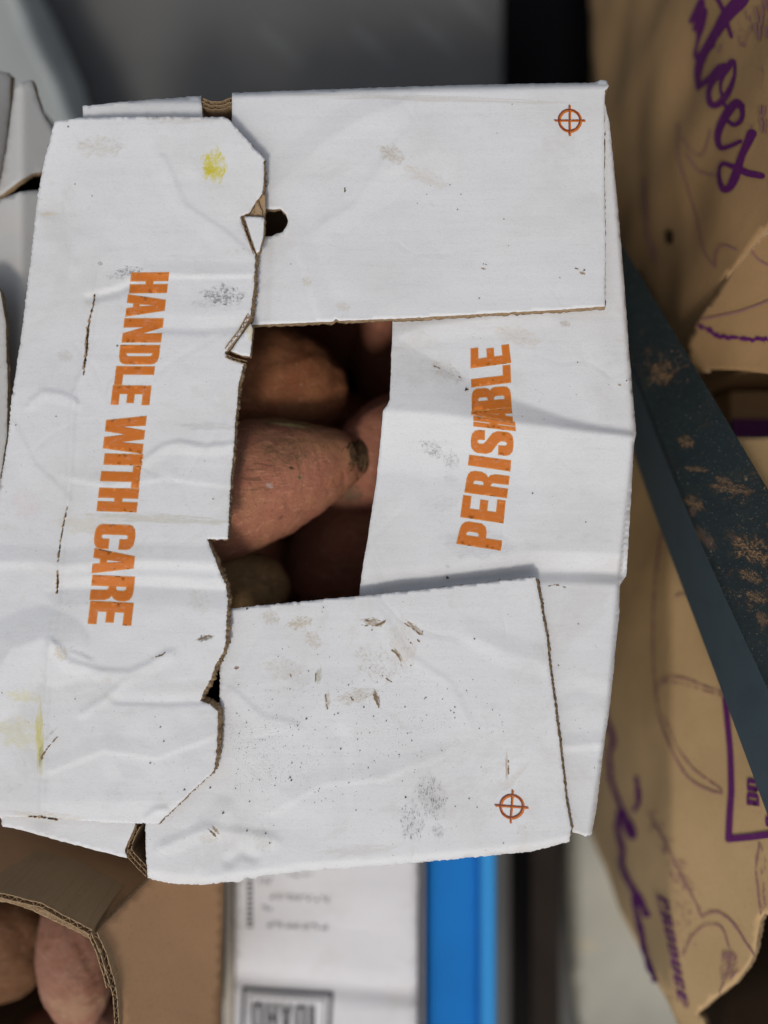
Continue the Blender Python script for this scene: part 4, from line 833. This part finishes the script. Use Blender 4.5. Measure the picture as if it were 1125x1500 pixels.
# walls behind, top edge and end, so that the box is closed
block('side_wall', 0.262, -0.365, GZ+0.001, 0.55, 0.035, -0.012, KR, rb, 0.003)
def pp(lines, r=None): return [[(x, y, w) for x, y, w in ln] for ln in lines]
def curve(pts, w, w2=None): return [(p[0], p[1], w) for p in catmull(pts, 6)]
bb = (860, 640, 1150, 1520)
sdf_decal('printed_frame', s_rb, strokes([[(1061, 1024, 4.2), (1068, 1100, 4.4), (1071, 1160, 4.6), (1068, 1229, 5)], [(1068, 1229, 5), (1100, 1226, 5), (1150, 1219, 5)], [(1061, 1024, 4.2), (1100, 1012, 4), (1150, 1000, 4)]]), (1040, 990, 1150, 1245), PU, rb, 1.5, 0.0006)
multi_decal('printed_word', s_rb, [warp('D', [(1113, 1181), (1112, 1163), (1094, 1160), (1094, 1179)]), warp('O', [(1112, 1160), (1111, 1142), (1094, 1140), (1094, 1158)]), warp('C', [(1141, 1211), (1140, 1196), (1122, 1195), (1122, 1211)])], PU, rb, 0.0006, 5, 'purple letters DO inside the frame')
sketch = [curve([(968, 780), (962, 860), (958, 950), (966, 1040), (985, 1100), (1010, 1140), (1040, 1158), (1058, 1162)], 1.2), curve([(975, 1050), (990, 1090), (1015, 1125), (1040, 1145), (1058, 1158)], .9), curve([(963, 1010), (975, 995), (1000, 993), (1030, 1005), (1060, 1015)], 1.0), curve([(975, 1000), (1000, 1002), (1030, 1012), (1058, 1020)], .8),
          curve([(950, 1190), (975, 1235), (1000, 1285), (1018, 1320), (1028, 1344)], 1.3), curve([(1028, 1344), (1040, 1337), (1055, 1338), (1075, 1355), (1095, 1385), (1104, 1398)], 1.4),
          curve([(1000, 1400), (1012, 1375), (1028, 1358), (1045, 1354), (1058, 1360), (1066, 1380), (1072, 1400), (1068, 1425), (1056, 1455)], 1.0), curve([(1114, 1236), (1108, 1270), (1110, 1300), (1114, 1340)], 1.2),
          curve([(985, 880), (1000, 870), (1015, 876)], .9), curve([(1025, 905), (1036, 900), (1045, 908)], .9)]
sdf_decal('printed_potato', s_rb, roughen(strokes(sketch), .8, 4, 2), bb, PUL, rb, 1.3, 0.0006)
hr = random.Random(5); hat = []
for _ in range(46):
    t = hr.random(); x = 952+t*48+hr.uniform(-9, 12); y = 1195+t*105+hr.uniform(-14, 14); hat.append([(x, y, .6), (x+hr.uniform(3, 9), y+hr.uniform(-2, 6), .5)])
for _ in range(70):
    x = hr.gauss(1000, 11); y = hr.uniform(1295, 1385); hat.append([(x, y, .5), (x+hr.uniform(-2, 3), y+hr.uniform(1, 4), .5)])
for _ in range(36):
    x = hr.uniform(1062, 1084); y = hr.uniform(1392, 1426); hat.append([(x, y, .5), (x-hr.uniform(3, 8), y+hr.uniform(5, 12), .6)])
for _ in range(14):
    x = hr.uniform(1115, 1123); y = hr.uniform(1240, 1330); hat.append([(x, y, .6), (x-1, y+6, .6)])
tag(sdf_decal('printed_hatching', s_rb, strokes(hat), (930, 1170, 1140, 1470), PUL, rb, 1.0, 0.0007), kind='stuff')
qs = []
for i, g in enumerate('PRODUCE'):
    t0, t1 = i/7+.01, (i+1)/7-.02
    f = lambda t, v: (963+t*30+v*16, 1308+t*162+v*9)
    qs.append(warp(g, grow=-0.35, quad= [f(t0, 0), f(t1, 0), f(t1, 1), f(t0, 1)]))
multi_decal('printed_word', s_rb, qs, PU, rb, 0.0007, 5, 'purple word PRODUCE')
sdf_decal('printed_text', s_rb, strokes([[(960+t*40, 1312+t*158, 1.8), (964+t*40+hr.uniform(-2, 3), 1312+t*158+6, 1.6)] for t in np.linspace(0, 1, 17) if hr.random() < .8]), (945, 1300, 1020, 1500), PUL, rb, 1.3, 0.0007)
scr = [curve([(884, 1030), (892, 1060), (900, 1085), (894, 1110), (898, 1150), (910, 1180), (928, 1215), (925, 1225), (910, 1195)], 3.6), curve([(908, 1190), (905, 1215), (914, 1245), (912, 1265), (922, 1290), (938, 1320), (946, 1340)], 4.0), curve([(930, 1300), (934, 1340), (940, 1365), (948, 1400), (962, 1435)], 3.6), curve([(933, 1140), (936, 1175), (930, 1185)], 3.0)]
sdf_decal('printed_script', s_rb, roughen(strokes(scr), 1.6, 10, 4), (870, 1010, 980, 1460), PU, rb, 1.6, 0.0006)
s_in = Planes([tuple((a+.035, b, c) for a, b, c in L1), tuple((a+.035, b, c) for a, b, c in L2)])
panel('dark_hole_backing', s_in, [(1005, 1440), (1060, 1330), (1180, 1290), (1300, 1290), (1300, 1620), (1042, 1620), (1024, 1560), (1010, 1500)], [DK, DK, DK], rb, spacing=12, thick=0.003)  # dark sheet added behind the hand hole so its inside stays black
# torn hand hole: tongue of board bent inwards
s_tg = Planes([(up(1040, 1500, -.135), up(1120, 1400, -.10), up(1110, 1520, -.10))])
panel('torn_tongue', s_tg, [(1068, 1520), (1072, 1490), (1086, 1462), (1104, 1446), (1114, 1410), (1160, 1400), (1160, 1540), (1068, 1540)], [KR, EDGE, KBACK], rb, spacing=8, thick=0.003, jit=0.5, bevel=1.0, label='torn board tongue inside the hand hole')

# ================================================================== RIGHT UPPER KRAFT BOX
ub = thing('cardboard_box', (0.30, 0.25, GZ), 'kraft box at the upper right with purple handwritten style script ending in oes', 'box')
U1 = ((0.217, 0, -.035), (0.217, 1, -.035), (0.208, 0, -.12)); U2 = ((0.208, 0, -.12), (0.208, 1, -.12), (0.196, 0, -.50))
s_ub = Planes([U1, U2], 0.0045, 0.05, 91)
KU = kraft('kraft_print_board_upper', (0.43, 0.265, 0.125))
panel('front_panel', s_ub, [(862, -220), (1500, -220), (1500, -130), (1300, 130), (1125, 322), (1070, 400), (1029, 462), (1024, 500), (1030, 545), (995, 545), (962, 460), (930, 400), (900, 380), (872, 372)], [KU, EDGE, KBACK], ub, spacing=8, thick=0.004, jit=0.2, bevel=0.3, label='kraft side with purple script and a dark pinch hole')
# lower facet: end flap of the box with a raised edge
E1 = Planes([(up(1027, 466, -.085), up(1125, 330, -.03), up(1010, 530, -.100))], 0.001, 0.03, 92)
panel('end_flap', E1, [(1026, 462), (1124, 313), (1250, 160), (1420, 160), (1420, 600), (1125, 548), (1080, 542), (1030, 541), (1008, 533), (1006, 500)], [KU, EDGE, KBACK], ub, spacing=8, thick=0.003, jit=0.3, bevel=0.6, label='kraft end flap with a purple wavy line')
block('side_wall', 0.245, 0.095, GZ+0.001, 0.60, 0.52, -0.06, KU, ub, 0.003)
cr = strokes([[(1027, 463, 2.4), (1060, 412, 3.0), (1125, 316, 3.4), (1200, 215, 3.6)]])

T2 = lambda L, r: [(900+x/5, y/5, w/5*r) for x, y, w in L]
tt = [
 T2([(940, -60, 50), (900, 20, 48), (820, 110, 44), (740, 230, 36), (660, 340, 34), (600, 440, 34), (575, 540, 30), (585, 640, 18)], 1),
 T2([(585, 645, 16), (640, 600, 22), (700, 560, 26), (760, 510, 36), (800, 490, 30)], 1),
 T2([(575, 430, 14), (560, 400, 12), (590, 300, 10), (620, 200, 26), (660, 90, 22), (665, 60, 10)], 1),
 T2([(575, 425, 22), (640, 370, 26), (700, 320, 26)], 1), T2([(560, 160, 14), (600, 90, 18), (660, -30, 16)], 1), T2([(575, 220, 10), (620, 120, 22), (650, 20, 22)], 1),
 T2([(745, -40, 16), (790, 60, 14), (820, 180, 14), (848, 268, 12)], 1),
 T2([(790, 500, 34), (730, 560, 34), (695, 630, 24), (690, 700, 20), (715, 765, 22), (760, 765, 22), (820, 700, 24), (860, 620, 18), (880, 540, 12), (875, 470, 14), (855, 450, 20), (825, 500, 22), (785, 570, 16), (775, 640, 10), (790, 710, 10), (815, 780, 12), (840, 800, 12)], 1),
 T2([(940, 780, 26), (900, 755, 30), (850, 800, 34), (800, 880, 30), (770, 960, 26), (765, 1030, 22), (790, 1085, 18), (860, 1070, 16), (935, 1035, 14)], 1),
 T2([(940, 780, 22), (948, 840, 18), (930, 890, 18), (880, 915, 16), (840, 890, 14)], 1),
 T2([(1015, 980, 34), (985, 1050, 28), (950, 1130, 24), (930, 1200, 26), (905, 1290, 30), (870, 1370, 26), (825, 1390, 22), (795, 1330, 18), (785, 1250, 14), (810, 1200, 16), (870, 1215, 18), (930, 1240, 24), (990, 1270, 24), (1075, 1288, 22)], 1)]
tt = [[(p[0], p[1], p[2]) for p in catmull(l, 4)] for l in tt]
sdf_decal('printed_script', s_ub, strokes(tt), (1000, -60, 1124, 290), PU, ub, 1.0, 0.0007)
hat = []
for (x0, y0, x1, y1, n_) in ((1075, 30, 1100, 66, 20), (1088, 14, 1096, 26, 8), (1048, 60, 1056, 80, 6), (1118, 90, 1124, 126, 7), (1100, 180, 1110, 184, 4)):
    for _ in range(n_):
        x = hr.uniform(x0, x1); y = hr.uniform(y0, y1); hat.append([(x, y, .5), (x-1, y+hr.uniform(3, 9), .5)])
for _ in range(24):
    x = hr.uniform(1100, 1124); y = hr.uniform(-5, 45); hat.append([(x, y, 1.1), (x+3, y+14, .9)])
for _ in range(10):
    x = hr.uniform(1116, 1124); y = hr.uniform(155, 185); hat.append([(x, y, 1.2), (x-1, y+12, .9)])
hat += [curve([(1005, 200), (1020, 222), (1030, 228), (1038, 215), (1043, 190)], .9), curve([(1012, 225), (1025, 248), (1040, 256), (1052, 256)], 1.2), curve([(995, 180), (1005, 250), (1018, 320), (1035, 370), (1050, 392)], 1.0), curve([(1050, 392), (1052, 370), (1062, 360), (1080, 366)], 1.2)]
tag(sdf_decal('printed_hatching', s_ub, strokes(hat), (990, -5, 1128, 400), PUL, ub, 1.0, 0.0009), kind='stuff')
sdf_decal('printed_stripe', s_ub, roughen(strokes([[(945, 262, 3), (948, 300, 3.4), (946, 350, 3), (955, 380, 3)]]), 1.5, 9, 3), (930, 250, 970, 390), PUL, ub, 1.5, 0.0009)
sdf_decal('printed_hole', s_ub, roughen(strokes([[(977, 342, 5), (976, 352, 5.5)]]), 1.2, 4, 3), (965, 330, 990, 365), DK, ub, 1.0, 0.0009)
w_ = [curve([(1026, 478), (1040, 484), (1054, 492), (1075, 495), (1100, 497), (1130, 498)], 3.2)]
sdf_decal('printed_line', E1, roughen(strokes(w_), 3.2, 3.5, 6), (1015, 465, 1135, 510), PU, ub, 1.0, 0.0007)
sdf_decal('printed_line', E1, strokes([curve([(1030, 468), (1060, 462), (1090, 455), (1130, 440)], 1.3), curve([(1100, 352), (1104, 368), (1115, 382), (1132, 390)], 1.3)]), (1015, 340, 1135, 480), PUL, ub, 1.0, 0.0009)
# rim of the lower box seen between the two boxes
E2 = Planes([(up(1085, 650, -.07), up(1125, 655, -.06), up(1000, 700, -.12))])
panel('top_flap', E2, [(1010, 600+52), (1085, 648), (1150, 652), (1400, 650), (1400, 800), (1000, 800)], [KR, EDGE, KBACK], rb, spacing=10, thick=0.003, bevel=0.5)
mid = thing('cardboard_tray', (0.3, 0.05, GZ), 'dark kraft tray with a purple band in the gap between the two kraft boxes', 'tray')
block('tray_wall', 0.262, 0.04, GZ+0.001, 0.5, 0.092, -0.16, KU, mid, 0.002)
block('printed_band', 0.2615, 0.05, -0.157, 0.5, 0.07, -0.155, PU, mid, 0.0005)

# ================================================================== STEEL RAIL
RM = Mat('painted_steel', (0.012, 0.021, 0.023), 0.5, 0.35)
RM.mix(RM.mr(RM.noise(40, 5, .65), .4, .7, 0, .6), (0.007, 0.012, 0.013))
RUST = (0.11, 0.055, 0.022); TAN = (0.26, 0.17, 0.09)
for (x, y, rx, ry, rot, zz) in ((980, 540, 16, 26, 20, -.055), (1015, 645, 10, 14, 0, -.04), (1028, 686, 15, 6, 8, -.035), (1062, 703, 12, 7, 20, -.03), (1068, 716, 28, 10, 8, -.03), (1013, 738, 9, 18, -22, -.045), (1095, 805, 28, 26, 20, -.02), (1104, 845, 16, 12, 20, -.01), (1108, 875, 14, 12, 10, -.01), (1112, 905, 8, 12, 10, -.01)):
    RM.stain(x, y, rx, ry, RUST, rot=rot, z=zz, nscale=3, thr=(.50, .56), alpha=.9, fill=0.05); RM.stain(x, y, rx*0.9, ry*0.9, TAN, rot=rot, z=zz, nscale=5, thr=(.55, .59), alpha=.8, fill=0)
for (x, y, rx, ry, rot, zz) in ((1016, 788, 7, 22, -22, -.05), (1062, 893, 3, 16, -8, -.05), (1068, 935, 3, 12, -8, -.05), (1060, 1010, 4, 22, -28, -.04), (996, 750, 3, 10, 0, -.06)):
    RM.stain(x, y, rx, ry, (0.10, 0.06, 0.04), rot=rot, z=zz, nscale=4, thr=(.42, .55), alpha=.9)
reg = RM.mr(RM.noise(26, 4, .6), .53, .66)
chip = RM.mul(RM.mr(RM.noise(190, 7, .75, dist=.6), .56, .61), reg)
RM.mix(RM.mul(chip, .85), (0.085, 0.045, 0.022)); RM.mix(RM.mul(RM.mr(RM.noise(330, 6, .8), .60, .65), reg), (0.24, 0.17, 0.10))
RM.mix(RM.mul(RM.mr(RM.noise(60, 6, .7), .50, .70), .35), (0.030, 0.030, 0.022))
RM.mix(RM.mul(RM.mr(RM.noise(900, 2, .6), .66, .70), .6), (0.20, 0.18, 0.14))
RM.add_bump(chip, .5, .0006)
RM.add_bump(RM.noise(110, 5, .65), .45, .0014); RM.add_bump(RM.noise(500, 3), .25, .0003)
RM2 = Mat('painted_steel_lit_side', (0.040, 0.064, 0.078), 0.40, 0.5)  # same paint made lighter: light on the side face is in the colour
RM2.mix(RM2.mr(RM2.noise(60, 6, .7), .45, .7, 0, .6), (0.030, 0.048, 0.060))
rail = thing('steel_rail', (0.2, -0.1, GZ), 'dark green blue painted steel rail with rust patches slanting across the right side', 'rail')
e1 = [(800, 150, -.46), (835, 220, -.24), (880, 300, -.120), (905, 345, -.105), (975, 463, -.072), (1056, 598, -.040), (1125, 715, -.018), (1290, 990, .025)]
e2 = [(792, 290, -.46), (828, 340, -.24), (870, 415, -.115), (905, 487, -.100), (925, 527, -.085), (958, 627, -.068), (1038, 815, -.030), (1111, 970, -.004), (1215, 1190, .030)]
def st(Ls, n=70):
    A = np.array([up(*p) for p in Ls]); s = np.concatenate([[0], np.cumsum(np.linalg.norm(np.diff(A, axis=0), axis=1))]); t = np.linspace(0, s[-1], n)
    B = np.stack([np.interp(t, s, A[:, k]) for k in range(3)], 1)
    for _ in range(12): B[1:-1] = (B[:-2]+2*B[1:-1]+B[2:])/4      # a rolled section has no kinks
    return B
e3 = [(790, 330, -.48), (824, 380, -.26), (866, 455, -.145), (900, 560, -.130), (928, 670, -.112), (988, 830, -.070), (1042, 970, -.040), (1107, 1147, -.008), (1190, 1372, .020)]
A1, A2, A3 = st(e1), st(e2), st(e3); n_ = len(A1)
nT = np.cross(A2-A1, np.gradient(A1, axis=0)); nT /= np.linalg.norm(nT, axis=1)[:, None]; nT *= np.sign(nT[:, 2])[:, None]
V = []; F = []
prof = []
for i in range(n_):
    u = (A1[i]-A2[i]); L = np.linalg.norm(u); u = u/L; w = (A3[i]-A2[i]); Lw = np.linalg.norm(w); w = w/Lw; r = 0.0035
    row = [A1[i]+w*0.006, A1[i]+w*0.001, A1[i]-u*0.0015, A2[i]+u*r, A2[i]+u*r*.45+w*r*.12, A2[i]+u*r*.12+w*r*.45, A2[i]+w*r, A3[i], A3[i]+u*0.003, A2[i]+w*0.006+u*0.004, A1[i]+w*0.006-u*0.004]
    V += row
m_ = 11; R_ = np.array(V).reshape(n_, m_, 3); V = []; F = []; fm = []; sm = []
for cols in ([0, 1], [1, 2], [2, 3], [3, 4, 5, 6], [6, 7], [7, 8], [8, 9], [9, 10], [10, 0]):   # faces meet at hard edges, the bend is one smooth strip
    b = len(V); w_n = len(cols)
    for i in range(n_): V += [R_[i, c] for c in cols]
    for i in range(n_-1):
        for k in range(w_n-1): q = b+i*w_n+k; F.append((q, q+1, q+w_n+1, q+w_n)); fm.append(1 if cols[k] in (6, 7) else 0)
for i in (0, n_-1): b = len(V); V += list(R_[i]); F.append(tuple(range(b, b+m_))); fm.append(0)
link('rail_bar', V, F, [RM.m, RM2.m], rail, fm, True)
